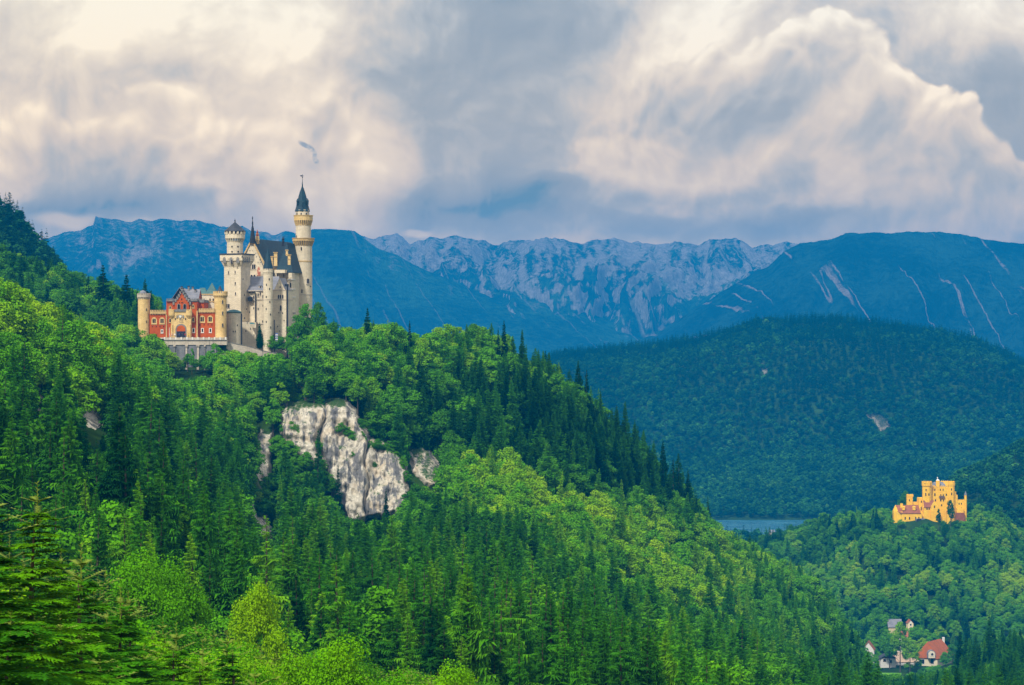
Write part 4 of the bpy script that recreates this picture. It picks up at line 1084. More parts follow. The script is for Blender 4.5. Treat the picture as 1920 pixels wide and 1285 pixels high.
# ---- everything else is forest nobody could count
def forest(name, label, kinds, sel):
    idx = np.nonzero(sel & ~single)[0]
    me = bpy.data.meshes.new(name)
    n = len(idx)
    P = np.stack([(SX[idx]-CX)/F*SD[idx], SD[idx], SZ[idx]-.4], 1).astype(np.float32)
    me.vertices.add(n); me.vertices.foreach_set('co', P.ravel())
    srcs = [(k, v) for (k, v) in LIB if k in kinds]
    lut = {kv: i for i, kv in enumerate(srcs)}
    pick = np.array([lut[(SK[q], int(SV[q]))] for q in idx], np.int32)
    def attr(nm, typ, val):
        a = me.attributes.new(nm, typ, 'POINT'); a.data.foreach_set('vector' if typ == 'FLOAT_VECTOR' else 'value', np.ascontiguousarray(val).ravel())
    attr('pick', 'INT', pick)
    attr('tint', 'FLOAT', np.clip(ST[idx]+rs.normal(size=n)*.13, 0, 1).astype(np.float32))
    attr('turn', 'FLOAT_VECTOR', np.stack([rs.normal(size=n)*.05, rs.normal(size=n)*.05, rs.uniform(0, 6.28, n)], 1).astype(np.float32))
    wf = rs.uniform(.88, 1.2, n)*np.where(SS[idx] < .7, 1.15, 1)*np.where((SD[idx] < 700) & (np.char.find(SK[idx].astype(str), 'spruce') >= 0), 1.28, 1.12)
    attr('size', 'FLOAT_VECTOR', np.stack([SS[idx]*wf, SS[idx]*wf, SS[idx]], 1).astype(np.float32))
    o = bpy.data.objects.new(name, me); COL.objects.link(o); tag(o, label, kind='stuff')
    g = bpy.data.node_groups.new(name, 'GeometryNodeTree')
    g.interface.new_socket('Geometry', in_out='INPUT', socket_type='NodeSocketGeometry')
    g.interface.new_socket('Geometry', in_out='OUTPUT', socket_type='NodeSocketGeometry')
    gi = g.nodes.new('NodeGroupInput'); go = g.nodes.new('NodeGroupOutput')
    jn = g.nodes.new('GeometryNodeJoinGeometry')
    for (k, v) in reversed(srcs):
        ob = _first.get((k, v))
        if ob is None:      # no single tree shows this crown: keep a plain point tree far below ground out of the list
            z = float(ground_z(np.array([1500.0]), np.array([3950.0]))[0])
            ob = source_crown(k, v)
        oi = g.nodes.new('GeometryNodeObjectInfo'); oi.transform_space = 'ORIGINAL'; oi.inputs['Object'].default_value = ob; oi.inputs['As Instance'].default_value = False
        gt = g.nodes.new('GeometryNodeGeometryToInstance'); g.links.new(oi.outputs['Geometry'], gt.inputs[0]); g.links.new(gt.outputs[0], jn.inputs[0])
    m2p = g.nodes.new('GeometryNodeMeshToPoints'); g.links.new(gi.outputs[0], m2p.inputs[0])
    ip = g.nodes.new('GeometryNodeInstanceOnPoints'); g.links.new(m2p.outputs[0], ip.inputs['Points']); g.links.new(jn.outputs[0], ip.inputs['Instance'])
    ip.inputs['Pick Instance'].default_value = True
    def na(nm, dt):
        q = g.nodes.new('GeometryNodeInputNamedAttribute'); q.data_type = dt; q.inputs[0].default_value = nm; return q.outputs[0]
    g.links.new(na('pick', 'INT'), ip.inputs['Instance Index'])
    g.links.new(na('size', 'FLOAT_VECTOR'), ip.inputs['Scale'])
    er = g.nodes.new('FunctionNodeEulerToRotation'); g.links.new(na('turn', 'FLOAT_VECTOR'), er.inputs[0]); g.links.new(er.outputs[0], ip.inputs['Rotation'])
    g.links.new(ip.outputs[0], go.inputs[0])
    md = o.modifiers.new('trees', 'NODES'); md.node_group = g
    print(name, n)
    return o
def source_crown(k, v):
    """a real tree of this crown, standing on the wooded hill across the lake"""
    px_ = 1150+90*v+(45 if 'broad' in k else 0); d_ = 3890.0
    z = float(ground_z(np.array([float(px_)]), np.array([d_]))[0])
    H = LIB[(k, v)][2]
    nm = 'spruce' if 'spruce' in k else 'broadleaf'
    place_tree(k, v, xat(px_, d_), d_, z-.3, .85, 1.0, .2, 'one of the hazy %s trees on the crest of the wooded hill across the lake' % nm, 'hazy %s trees on the far crest' % nm, 'tree', 0)
    return _first[(k, v)]
near = np.char.startswith(SK.astype(str), 'far_')
forest('spruce_forest', 'mass of dark spruces filling the castle hillsides and valley', ('spruce', 'near_spruce'), (SK == 'spruce') | (SK == 'near_spruce'))
forest('broadleaf_forest', 'mass of lighter green broadleaf trees between the spruces', ('broad', 'near_broad'), (SK == 'broad') | (SK == 'near_broad'))
forest('far_forest', 'hazy blue green woods on the hill across the lake and the dark crag behind the left slope', ('far_spruce', 'far_broad'), near)
# ------------------------------------------------------------------ masonry
def m_stone(c1, c2, stain=(0.2, 0.18, 0.15), block=0.6, streak=0.5):
    def f(w, b, out):
        p = w.node('ShaderNodeNewGeometry').outputs['Position']
        n = w.noise(p, 0.25, 5, 0.6); n2 = w.noise(p, 1.4, 5, 0.6)
        bk = w.node('ShaderNodeTexBrick'); bk.inputs['Scale'].default_value = block
        x, y, z = w.sep(p)
        w.l.new(w.xyz(w.math('ADD', x, w.math('MULTIPLY', y, 0.8)), z, 0.0), bk.inputs[0])
        bk.inputs['Color1'].default_value = (1, 1, 1, 1); bk.inputs['Color2'].default_value = (.80, .80, .80, 1); bk.inputs['Mortar'].default_value = (.62, .6, .58, 1)
        bk.inputs['Mortar Size'].default_value = 0.015
        c = w.mix(w.rng(n, 0.3, 0.7), c1, c2)
        c = w.mix(0.8, c, bk.outputs[0], 'MULTIPLY')
        st = w.noise(w.vmath('MULTIPLY', p, (1.3, 1.3, 0.10)), 1.0, 5, 0.6)
        c = w.mix(w.rng(st, 0.52, 0.75, 0, streak), c, stain)
        c = w.mix(w.rng(n2, 0.55, 0.8, 0, 0.35), c, stain)
        w.l.new(c, b.inputs['Base Color'])
        bp = w.node('ShaderNodeBump', {'Height': bk.outputs[1], 'Strength': 0.3, 'Distance': 0.05})
        w.l.new(bp.outputs[0], b.inputs['Normal'])
    return f
M_white = mat('pale_limestone', m_stone((0.74, 0.65, 0.49), (0.62, 0.54, 0.40), (0.30, 0.26, 0.20), .6, .55))
M_cream = mat('warm_sandstone', m_stone((0.76, 0.55, 0.25), (0.62, 0.43, 0.16), (0.30, 0.24, 0.15)))
M_trim = mat('yellow_stone_trim', m_stone((0.62, 0.44, 0.20), (0.50, 0.34, 0.14), (0.2, 0.15, 0.08)))
M_brick = mat('red_brick', m_stone((0.52, 0.10, 0.003), (0.40, 0.07, 0.003), (0.26, 0.04, 0.010), 2.5, .35))
M_graystone = mat('grey_stone', m_stone((0.26, 0.25, 0.24), (0.17, 0.17, 0.17), (0.07, 0.07, 0.07)))
M_bluestone = mat('dark_blue_grey_masonry', m_stone((0.22, 0.225, 0.24), (0.14, 0.15, 0.17), (0.04, 0.045, 0.05)))
M_pale = mat('weathered_pale_wall', m_stone((0.56, 0.50, 0.42), (0.44, 0.38, 0.31), (0.18, 0.16, 0.14), .6, .8))
M_yellow = mat('yellow_render', m_stone((0.98, 0.62, 0.03), (0.95, 0.52, 0.02), (0.65, 0.30, 0.02), .3, .5))
def m_roof(c1, c2, sc_=1.0):
    def f(w, b, out):
        p = w.node('ShaderNodeNewGeometry').outputs['Position']
        n = w.noise(p, 0.4, 5, 0.65)
        z = w.sep(p)[2]
        ln = w.math('SINE', w.math('MULTIPLY', z, 9.0*sc_))
        c = w.mix(w.rng(n, 0.3, 0.7), c1, c2)
        c = w.mix(w.rng(ln, 0.2, 1, 0, .35), c, tuple(v*.6 for v in c1))
        w.l.new(c, b.inputs['Base Color']); b.inputs['Roughness'].default_value = 0.55
    return f
M_slate = mat('blue_green_slate', m_roof((0.008, 0.028, 0.048), (0.014, 0.045, 0.066)))
M_slate_dark = mat('dark_slate', m_roof((0.022, 0.026, 0.036), (0.05, 0.055, 0.07)))
M_slate_grey = mat('grey_slate', m_roof((0.13, 0.14, 0.17), (0.21, 0.21, 0.24)))
M_copper = mat('green_copper', m_roof((0.035, 0.10, 0.11), (0.06, 0.14, 0.14)))
M_tile = mat('red_roof_tile', m_roof((0.40, 0.095, 0.012), (0.26, 0.075, 0.02), 2))
M_tile_old = mat('old_brown_red_tile', m_roof((0.24, 0.07, 0.03), (0.30, 0.11, 0.05), 2))
def flat(name, c, rough=0.8):
    def f(w, b, out):
        n = w.noise(w.node('ShaderNodeNewGeometry').outputs['Position'], 1.5, 4, 0.6)
        w.l.new(w.mix(w.rng(n, .3, .7), tuple(v*.8 for v in c), c), b.inputs['Base Color'])
    return mat(name, f, rough)
M_glass = flat('dark_window', (0.012, 0.012, 0.016), .3)
M_dark = flat('dark_metal', (0.02, 0.022, 0.028), .5)
M_plaster = flat('white_plaster', (0.72, 0.70, 0.66))
M_wood = flat('weathered_wood', (0.16, 0.10, 0.06))
M_gate = flat('gate_wood', (0.02, 0.02, 0.035))
def m_fresco(w, b, out):
    p = w.node('ShaderNodeNewGeometry').outputs['Position']
    n = w.noise(p, 1.1, 4, 0.7)
    w.l.new(w.ramp(n, [(0.38, (0.60, 0.48, 0.34)), (0.5, (0.46, 0.15, 0.08)), (0.62, (0.30, 0.10, 0.07))]), b.inputs['Base Color'])
M_fresco = mat('faded_red_fresco', m_fresco)

# ------------------------------------------------------------------ building kit
class Geo:
    def __init__(s): s.V = []; s.F = []; s.M = []; s.mats = []
    def mi(s, m):
        if m not in s.mats: s.mats.append(m)
        return s.mats.index(m)
    def add(s, V, Fs, m):
        o = len(s.V); s.V.extend(V); k = s.mi(m)
        for f in Fs: s.F.append(tuple(i+o for i in f)); s.M.append(k)
    def prism(s, poly, z0, z1, m, poly2=None, caps=True):
        n = len(poly); q = poly2 or poly
        V = [(x, y, z0) for x, y in poly]+[(x, y, z1) for x, y in q]
        Fs = [(i, (i+1) % n, n+(i+1) % n, n+i) for i in range(n)]
        if caps: Fs += [tuple(range(n, 2*n)), tuple(range(n-1, -1, -1))]
        s.add(V, Fs, m)
    def pyramid(s, poly, z0, z1, m, apex=None):
        n = len(poly); cx = sum(p[0] for p in poly)/n; cy_ = sum(p[1] for p in poly)/n
        if apex: cx, cy_ = apex
        s.add([(x, y, z0) for x, y in poly]+[(cx, cy_, z1)], [(i, (i+1) % n, n) for i in range(n)]+[tuple(range(n-1, -1, -1))], m)
    def profile(s, cx, cy_, prof_, n, m, ph=0.0):
        """turned shape: prof_ = [(r, z), ...]"""
        V = []; Fs = []
        for r, z in prof_:
            for i in range(n):
                a = 2*PI*i/n+ph; V.append((cx+r*math.cos(a), cy_+r*math.sin(a), z))
        for k in range(len(prof_)-1):
            for i in range(n):
                j = (i+1) % n; Fs.append((k*n+i, k*n+j, (k+1)*n+j, (k+1)*n+i))
        Fs.append(tuple(range(n-1, -1, -1))); Fs.append(tuple(range((len(prof_)-1)*n, len(prof_)*n)))
        s.add(V, Fs, m)
    def gable(s, poly, ze, zr, m, axis=0, over=0.35, hip=0.0, wall=None):
        """poly B,C,D,A (near corner, back, back left, left); axis 0: ridge runs B->C, 1: ridge runs A->B"""
        B, C, D, A = [Vector((p[0], p[1])) for p in poly]
        if axis == 1: B, C, D, A = A, B, C, D
        u = (C-B).normalized(); v = (A-B).normalized()
        if wall:
            m1 = (A+B)/2; m2 = (D+C)/2
            s.add([(*B, ze), (*A, ze), (*m1, zr-.15), (*C, ze), (*D, ze), (*m2, zr-.15)], [(0, 2, 1), (3, 4, 5)], wall)
        slope = (zr-ze)/((A-B).length/2)
        B2 = B-u*over-v*over; C2 = C+u*over-v*over; D2 = D+u*over+v*over; A2 = A-u*over+v*over
        zl = ze-over*slope
        r1 = (A2+B2)/2; r2 = (D2+C2)/2
        r1 = r1+u*hip; r2 = r2-u*hip
        th = 0.22
        V = [(*B2, zl), (*C2, zl), (*D2, zl), (*A2, zl), (*r1, zr), (*r2, zr)]
        V += [(x, y, z+th) for x, y, z in V]
        Fs = [(6, 7, 11, 10), (8, 9, 10, 11), (0, 4, 5, 1), (2, 5, 4, 3), (0, 1, 7, 6), (2, 3, 9, 8)]
        if hip: Fs += [(6, 10, 9), (7, 8, 11), (0, 3, 4), (1, 5, 2), (0, 6, 9, 3), (1, 2, 8, 7)]
        else: Fs += [(0, 6, 10, 4), (3, 4, 10, 9), (1, 5, 11, 7), (2, 8, 11, 5)]
        s.add(V, Fs, m)
    def box(s, cx, cy_, w_, dp, z0, z1, m, yaw=0.0):
        s.prism(rect(cx, cy_, w_, dp, yaw), z0, z1, m)
    def merlons(s, poly, z, h, w_, gap, th, m):
        n = len(poly)
        for i in range(n):
            a = Vector(poly[i]); b = Vector(poly[(i+1) % n]); L = (b-a).length
            k = max(1, int(round(L/(w_+gap)))); u = (b-a).normalized(); nn = Vector((-u.y, u.x))
            yaw = math.atan2(u.y, u.x)
            for q in range(k):
                c = a+u*(L*(q+.5)/k)+nn*(th/2)
                s.box(c.x, c.y, L/k*w_/(w_+gap), th, z, z+h, m, -yaw)
    def corbels(s, poly, z0, z1, w_, gap, out, m):
        """little brackets under an overhang; poly is the wall line"""
        n = len(poly)
        for i in range(n):
            a = Vector(poly[i]); b = Vector(poly[(i+1) % n]); L = (b-a).length
            k = max(1, int(round(L/(w_+gap)))); u = (b-a).normalized(); nn = Vector((u.y, -u.x))
            yaw = math.atan2(u.y, u.x); ww = L/k*w_/(w_+gap)
            for q in range(k):
                c = a+u*(L*(q+.5)/k)
                p0 = rect(c.x+nn.x*0.06, c.y+nn.y*0.06, ww, 0.12, -yaw); p1 = rect(c.x+nn.x*out/2, c.y+nn.y*out/2, ww, out, -yaw)
                s.prism(p0, z0, z1, m, p1)
    def build(s, name, parent, origin):
        V = [(x-origin[0], y-origin[1], z-origin[2]) for x, y, z in s.V]
        me = bpy.data.meshes.new(name); me.from_pydata(V, [], s.F)
        for m in s.mats: me.materials.append(m)
        me.polygons.foreach_set('material_index', s.M); me.update()
        return link(name, me, parent)
def rect(cx, cy_, w_, dp, yaw=0.0):
    c, s_ = math.cos(yaw), math.sin(yaw)
    return [(cx+x*c+y*s_, cy_-x*s_+y*c) for x, y in ((-w_/2, -dp/2), (w_/2, -dp/2), (w_/2, dp/2), (-w_/2, dp/2))]
def corner(px, d, yawdeg, w_, dp):
    t = R(yawdeg); B = Vector((xat(px, d), d)); L = Vector((-math.cos(t), math.sin(t))); K = Vector((math.sin(t), math.cos(t)))
    return [tuple(B), tuple(B+K*dp), tuple(B+K*dp+L*w_), tuple(B+L*w_)]
def ring(cx, cy_, r, n=20): return [(cx+r*math.cos(2*PI*i/n), cy_+r*math.sin(2*PI*i/n)) for i in range(n)]
def grow_poly(poly, o):
    cx = sum(p[0] for p in poly)/len(poly); cy_ = sum(p[1] for p in poly)/len(poly)
    out = []
    n = len(poly)
    for i in range(n):
        p0 = Vector(poly[i-1]); p1 = Vector(poly[i]); p2 = Vector(poly[(i+1) % n])
        a = (p1-p0).normalized(); b = (p2-p1).normalized(); na = Vector((a.y, -a.x)); nb_ = Vector((b.y, -b.x))
        m = (na+nb_); m = m/m.length; out.append(tuple(p1+m*o/max(.3, m.dot(na))))
    return out
def front(poly): # plane through A-B (left facing)
    A, B = Vector(poly[3]), Vector(poly[0]); u = (B-A).normalized(); return ('plane', A, Vector((u.y, -u.x)))
def side(poly):
    B, C = Vector(poly[0]), Vector(poly[1]); u = (C-B).normalized(); return ('plane', B, Vector((u.y, -u.x)))
def flatp(d): return ('plane', Vector((0, d)), Vector((0, -1)))
def cyl(cx, cy_, r): return ('cyl', Vector((cx, cy_)), r)
def hit(surf, px):
    k = (px-CX)/F
    if surf[0] == 'plane':
        _, P, n = surf; d = n.dot(P)/(n.x*k+n.y); return Vector((k*d, d)), n
    _, C, r = surf
    a = k*k+1; b = -2*(k*C.x+C.y); c = C.dot(C)-r*r; disc = max(0.0, b*b-4*a*c)
    d = (-b-math.sqrt(disc))/(2*a); P = Vector((k*d, d)); return P, (P-C).normalized()
def arch_pts(w_, h, arch=True, n=6):
    if not arch: return [(-w_/2, 0), (w_/2, 0), (w_/2, h), (-w_/2, h)]
    r = w_/2; pts = [(-r, 0), (r, 0)]
    for i in range(n+1):
        a = PI*i/n; pts.append((r*math.cos(a), h-r+r*math.sin(a)))
    return pts
def slab(g, P, n, z, pts, t0, t1, m):
    tt = Vector((-n.y, n.x))
    k = len(pts)
    V = [(P.x+tt.x*a+n.x*t0, P.y+tt.y*a+n.y*t0, z+b) for a, b in pts]+[(P.x+tt.x*a+n.x*t1, P.y+tt.y*a+n.y*t1, z+b) for a, b in pts]
    g.add(V, [(i, (i+1) % k, k+(i+1) % k, k+i) for i in range(k)]+[tuple(range(k, 2*k)), tuple(range(k-1, -1, -1))], m)
def window(part, origin, px, py, w_, h, surf, sur=None, arch=True, pair=False, name='window', grow_=0.22, pane=None):
    """px, py: centre of the opening in the photograph"""
    P, n = hit(surf, px); z = (CY-py)/F*P.y-h/2
    g = Geo()
    tt = Vector((-n.y, n.x))
    if sur is not None:
        W = w_+2*grow_; slab(g, P, n, z-grow_, arch_pts(W, h+2*grow_, arch), -0.1, 0.07, sur)
    if pair:
        for s_ in (-1, 1):
            Q = P+tt*(s_*w_*0.26); slab(g, Q, n, z, arch_pts(w_*0.40, h*.92, arch), -0.05, 0.11, pane or M_glass)
    else: slab(g, P, n, z, arch_pts(w_, h, arch), -0.05, 0.11, pane or M_glass)
    if sur is not None: slab(g, P, n, z-grow_-.14, [(-w_/2-grow_-.1, 0), (w_/2+grow_+.1, 0), (w_/2+grow_+.1, .14), (-w_/2-grow_-.1, .14)], -0.1, 0.2, sur)
    return g.build(name, part, origin)

# ------------------------------------------------------------------ the white castle
def Q1(x, y): return 240+x/3.295, 310+y/3.295
def Q2(x, y): return 400+x/6.425, 310+y/6.425
def Q3(x, y): return 400+x/6.425, 480+y/6.425
def Q4(x, y): return 240+x/6.425, 510+y/6.425
def castle():
    O = Vector((xat(430, 975), 975.0, 0.0))
    root = empty('castle', O)
    tag(root, 'white limestone castle with tall towers and a red brick gatehouse on the wooded ridge', 'castle')
    bd = lambda g, name, par=root: g.build(name, par, O)
    Zt = zat
    BASE = -14.0
    def round_tower(name, px, d, rpx, ytop, ybase, m, crown=None, roof=None, dome=None, n=24, crown_m=None):
        """crown: (radius px, y of top, y of corbel foot, merlon height)"""
        cx, r = xat(px, d), rpx/F*d
        g = Geo(); g.profile(cx, d, [(r*1.02, BASE if ybase is None else Zt(ybase, d)), (r, Zt(ytop, d))], n, m)
        t = bd(g, name)
        if crown:
            cr = crown[0]/F*d; z1 = Zt(crown[1], d); z0 = Zt(crown[2], d); mh = crown[3]
            zs = z1-mh; zc = z0+(zs-z0)*0.5
            g = Geo(); g.profile(cx, d, [(cr, zc), (cr, zs)], n, crown_m or m)
            g.corbels(ring(cx, d, r*.98, n), z0, zc, 1, 0.8, cr-r*.98, crown_m or m)
            if mh > 0.05: g.merlons(ring(cx, d, cr, n), zs, mh, 1.0, 0.7, .3, crown_m or m)
            g.build('battlement', t, O)
        return t, cx, r
    # --- gatehouse
    GD_ = 940.0
    gh = empty('gatehouse', (0, 0, 0)); gh.parent = root; gh['label'] = 'red brick gatehouse with yellow stone portal'
    px_z = lambda v: v
    def sub(g, name): return g.build(name, gh, O)
    def gbox(g, x0, x1, y0, y1, d0, dp, m): # photo rectangle -> box
        a, b = xat(x0, d0), xat(x1, d0); g.box((a+b)/2, d0+dp/2, b-a, dp, zat(y1, d0), zat(y0, d0), m)
    g = Geo()
    gbox(g, 280.5, 312.5, 588, 645, 940.5, 12, M_brick)
    gbox(g, 369.5, 403, 585, 645, 940.2, 12, M_brick)
    gbox(g, 312, 345, 565, 645, 939.0, 16, M_brick)
    gbox(g, 345, 369.3, 566, 645, 938.7, 16, M_brick)
    gbox(g, 369.3, 382.5, 566, 600, 944, 14, M_brick)
    # gable wall
    d0 = 938.2
    zz = [Q4(*q) for q in ((560, 352), (560, 330), (640, 248), (733, 330), (733, 352), (733, 470), (560, 470))]
    V = [(xat(a, d0), d0, zat(b, d0)) for a, b in zz]; V2 = [(x, y+1.2, z) for x, y, z in V]; k = len(V)
    g.add(V+V2, [tuple(range(k))[::-1], tuple(range(k, 2*k))]+[(i, (i+1) % k, k+(i+1) % k, k+i) for i in range(k)], M_brick)
    sub(g, 'wall')
    # stepped grey gable border, caps and chimneys
    g = Geo()
    steps = [(548, 352), (572, 318), (594, 290), (612, 262), (628, 228), (652, 196), (668, 228), (686, 262), (706, 292), (728, 318), (748, 352)]
    for (a, b) in steps:
        p = Q4(a, b); q = Q4(a, b+34)
        w_ = 3.4 if a != 652 else 4.6
        gbox(g, p[0]-w_/2, p[0]+w_/2, p[1], q[1]+1.5, 937.9, 1.6, M_graystone)
        gbox(g, p[0]-w_/2-.3, p[0]+w_/2+.3, p[1]-.7, p[1], 937.7, 2.0, M_slate_dark)
    for x0, x1, y in ((460, 552, 352), (744, 832, 352)):
        a, b = Q4(x0, y), Q4(x1, y); gbox(g, a[0], b[0], a[1]-2.6, a[1]+.4, 938.3, 17, M_graystone)
    a, b = Q4(824, 350), Q4(918, 350); gbox(g, a[0], b[0], a[1]-2.4, a[1]+3.0, 943.6, 14.5, M_graystone)
    for x0 in range(465, 550, 24):
        a = Q4(x0, 330); gbox(g, a[0], a[0]+1.7, a[1]-1.6, a[1]+1.2, 938.3, .7, M_graystone)
    for x0 in list(range(750, 830, 24)):
        a = Q4(x0, 330); gbox(g, a[0], a[0]+1.7, a[1]-1.6, a[1]+1.2, 938.3, .7, M_graystone)
    for x0 in range(836, 915, 24):
        a = Q4(x0, 330); gbox(g, a[0], a[0]+1.7, a[1]-1.6, a[1]+1.2, 943.5, .7, M_graystone)
    for x0 in range(546, 555, 9): pass
    sub(g, 'stepped_gable')
    g = Geo()
    P = rect(xat(343, 950), 949.5, 5.6, 18)
    g.gable([P[1], P[2], P[3], P[0]], zat(560, 950), zat(541.5, 950), M_slate_grey, 0, .2)
    P = rect(xat(357, 950), 951, 7.4, 12)
    g.gable([P[1], P[2], P[3], P[0]], zat(563, 950), zat(543.5, 950), M_slate_grey, 1, .2, wall=M_brick)
    sub(g, 'roof')
    for (a, b, c_) in ((340.5, 537.5, 944), (353.5, 537, 950), (361, 538, 952), (366, 543, 949)):
        g = Geo(); gbox(g, a-1.6, a+1.6, b, b+12, c_, 1.0, M_graystone); gbox(g, a-2.1, a+2.1, b-.6, b+.6, c_-.15, 1.3, M_slate_dark)
        sub(g, 'chimney')
    # portal
    g = Geo()
    a = Q4(520, 560); b = Q4(758, 560)
    gbox(g, a[0], b[0], Q4(0, 462)[1], 646, 936.4, 2.4, M_cream)
    gbox(g, Q4(560, 0)[0], Q4(733, 0)[0], Q4(0, 452)[1], Q4(0, 480)[1], 936.1, 2.0, M_graystone)
    for sx in (525, 735):
        cx = xat(Q4(sx, 0)[0], 936.6); r = 5.8/F*936
        g.profile(cx, 936.6, [(r*.35, zat(Q4(0, 562)[1], 936)), (r, zat(Q4(0, 525)[1], 936)), (r, zat(Q4(0, 470)[1], 936))], 12, M_cream)
        g.merlons(ring(cx, 936.6, r, 12), zat(Q4(0, 470)[1], 936), .55, .5, .4, .2, M_cream)
    for sx in (742, 528):
        cx = xat(Q4(sx, 0)[0], 936.2); g.profile(cx, 936.3, [(.5, zat(636, 936)), (.42, zat(Q4(0, 640)[1], 936))], 10, M_cream)
    po = sub(g, 'portal')
    g = Geo()
    P_, n_ = hit(flatp(936.4), Q4(639, 0)[0]); zb = zat(632.5, 936)
    slab(g, P_, n_, zb-.4, arch_pts(4.3, 5.6, True, 12), -.2, .10, M_graystone)
    slab(g, P_, n_, zb-.4, arch_pts(3.4, 5.0, True, 12), -.1, .16, M_brick)
    slab(g, P_, n_, zb-.4, [(-1.7, 0), (1.7, 0), (1.7, 2.7), (-1.7, 2.7)], -.1, .20, M_gate)
    g.build('door', gh, O)
    g = Geo()   # coat of arms with crown
    P_, n_ = hit(flatp(936.4), Q4(630, 0)[0]); zc = zat(Q4(0, 560)[1], 936)
    slab(g, P_, n_, zc, [(0, -.2), (.75, .45), (.75, 1.35), (-.75, 1.35), (-.75, .45)], -.1, .15, M_graystone)
    slab(g, P_, n_, zc+.15, [(0, 0), (.5, .4), (.5, 1.0), (-.5, 1.0), (-.5, .4)], 0, .2, M_plaster)
    for s_ in (-1, 1): slab(g, P_+Vector((s_*1.25, 0)), n_, zc, [(-.3, 0), (.3, 0), (.2, 1.2), (-.2, 1.2)], -.1, .14, M_graystone)
    g.build('coat_of_arms', gh, O)
    g = Geo()   # inscription panel lines
    for q in range(3):
        P_, n_ = hit(flatp(936.4), Q4(640, 0)[0]); slab(g, P_, n_, zat(Q4(0, 575+q*17)[1], 936), [(-.8, 0), (.8, 0), (.8, .12), (-.8, .12)], 0, .1, M_graystone)
    g.build('inscription_panel', gh, O)
    # parapets of the wings
    g = Geo()
    for x0, x1, yy, dd in ((281, 312, 586, 940.3), (370, 402.5, 583, 940.0)):
        gbox(g, x0, x1, yy-1.5, yy+2.6, dd-.25, 1.0, M_trim)
        n_ = int((x1-x0)/2.9)
        for q in range(n_):
            c_ = x0+(x1-x0)*(q+.5)/n_; gbox(g, c_-.95, c_+.95, yy-4.6, yy-1.5, dd-.25, .7, M_trim)
            gbox(g, c_-.5, c_+.5, yy+2.6, yy+4.2, dd-.2, .4, M_trim)
    for dd, x0, x1 in ((940.3, 312.2, 345), ):
        pass
    sub(g, 'parapet')
    g = Geo()   # stone corner strips
    for x0, x1, y0, y1, dd in ((368.2, 370.6, 583, 640, 938.5), (311.0, 313.0, 590, 640, 938.7), (343.5, 345.0, 566, 580, 938.5), (356.5, 358.3, 566, 600, 938.4)):
        gbox(g, x0, x1, y0, y1, dd, .5, M_trim)
    sub(g, 'corner_stones')
    def gw(x, y, w_, h, d_, sur=M_trim, pair=False, arch=True, gr=.25):
        p = Q4(x, y); window(gh, O, p[0], p[1], w_, h, flatp(d_), sur, arch, pair, grow_=gr)
    for x in (315, 410): gw(x, 588, 1.35, 1.9, 940.5, M_cream, True, gr=.38)
    for x in (895, 990): gw(x, 568, 1.35, 2.0, 940.2, M_cream, True, gr=.38)
    for x, y in ((897, 705), (992, 705)): gw(x, y, .6, 1.3, 940.2, M_plaster, arch=False)
    gw(410, 715, .5, 1.0, 940.5, M_plaster, arch=False)
    for x in (612, 683): gw(x, 418, .85, 1.8, 938.2, M_graystone)
    gw(647, 330, .35, .7, 938.2, None); gw(508, 430, .5, 1.0, 939.0, M_trim); gw(508, 585, .6, 1.3, 939.0, M_trim)
    gw(785, 415, .5, 1.0, 938.7, M_trim); gw(785, 575, .6, 1.4, 938.7, M_cream); gw(790, 705, .6, 1.3, 938.7, M_plaster, arch=False)
    for x in (570, 693): gw(x, 568, .35, .8, 936.4, None)
    for x in (622, 647, 660): gw(x, 372, .28, .35, 938.2, None, arch=False)
    for x in (293, 340, 385, 430): gw(x, 660, .3, .42, 940.5, None, arch=False)
    for x in (868, 917, 965, 1012): gw(x, 638, .3, .42, 940.2, None, arch=False)
    # --- corner towers of the gate court
    t, cx, r = round_tower('left_corner_tower'.replace('left_', ''), 269.8, 942, 11.0, 553, None, M_cream, (12.8, 550.5, 561.5, .75), crown_m=M_pale)
    g = Geo(); g.profile(cx-.4, 942, [(1.5, zat(552, 942)), (1.5, zat(549, 942)), (.9, zat(546, 942)), (.2, zat(544.5, 942))], 12, M_slate_grey); g.build('turret_roof', t, O)
    for y in (455, 600): window(t, O, *Q4(222, y), .3, 1.0, cyl(cx, 942, r))
    t['label'] = 'round yellowish tower at the left end of the gatehouse'
    t, cx, r = round_tower('corner_tower', 413.3, 942, 11.6, 552, None, M_cream, (13.8, 546.5, 559, .8), crown_m=M_cream)
    g = Geo(); g.profile(xat(412.5, 942), 942, [(1.25, zat(548, 942)), (1.15, zat(546, 942)), (.08, zat(536, 942))], 12, M_slate_dark); g.build('turret_roof', t, O)
    for y in (360, 495, 640): window(t, O, *Q4(1140, y), .32, 1.1, cyl(cx, 942, r), M_graystone, grow_=.1)
    t['label'] = 'round yellowish tower at the right end of the gatehouse'
    # --- knights' house behind the gatehouse
    g = Geo(); P = corner(402, 957, 4, 5.2, 8); g.prism(P, BASE, zat(551.5, 957), M_white)
    P2 = corner(386, 960, 4, 3.6, 8); g.prism(P2, BASE, zat(551, 960), M_white)
    g.prism(grow_poly(P, .2), zat(566, 957), zat(564.8, 957), M_trim); g.prism(grow_poly(P, .3), zat(553, 957), zat(551.2, 957), M_trim)
    kh = bd(g, 'courtyard_house')
    g = Geo(); P3 = corner(406, 958.5, 0, 4.2, 4.6); g.pyramid(grow_poly(P3, .3), zat(551.3, 958), zat(530, 958), M_copper); g.build('pyramid_roof', kh, O)
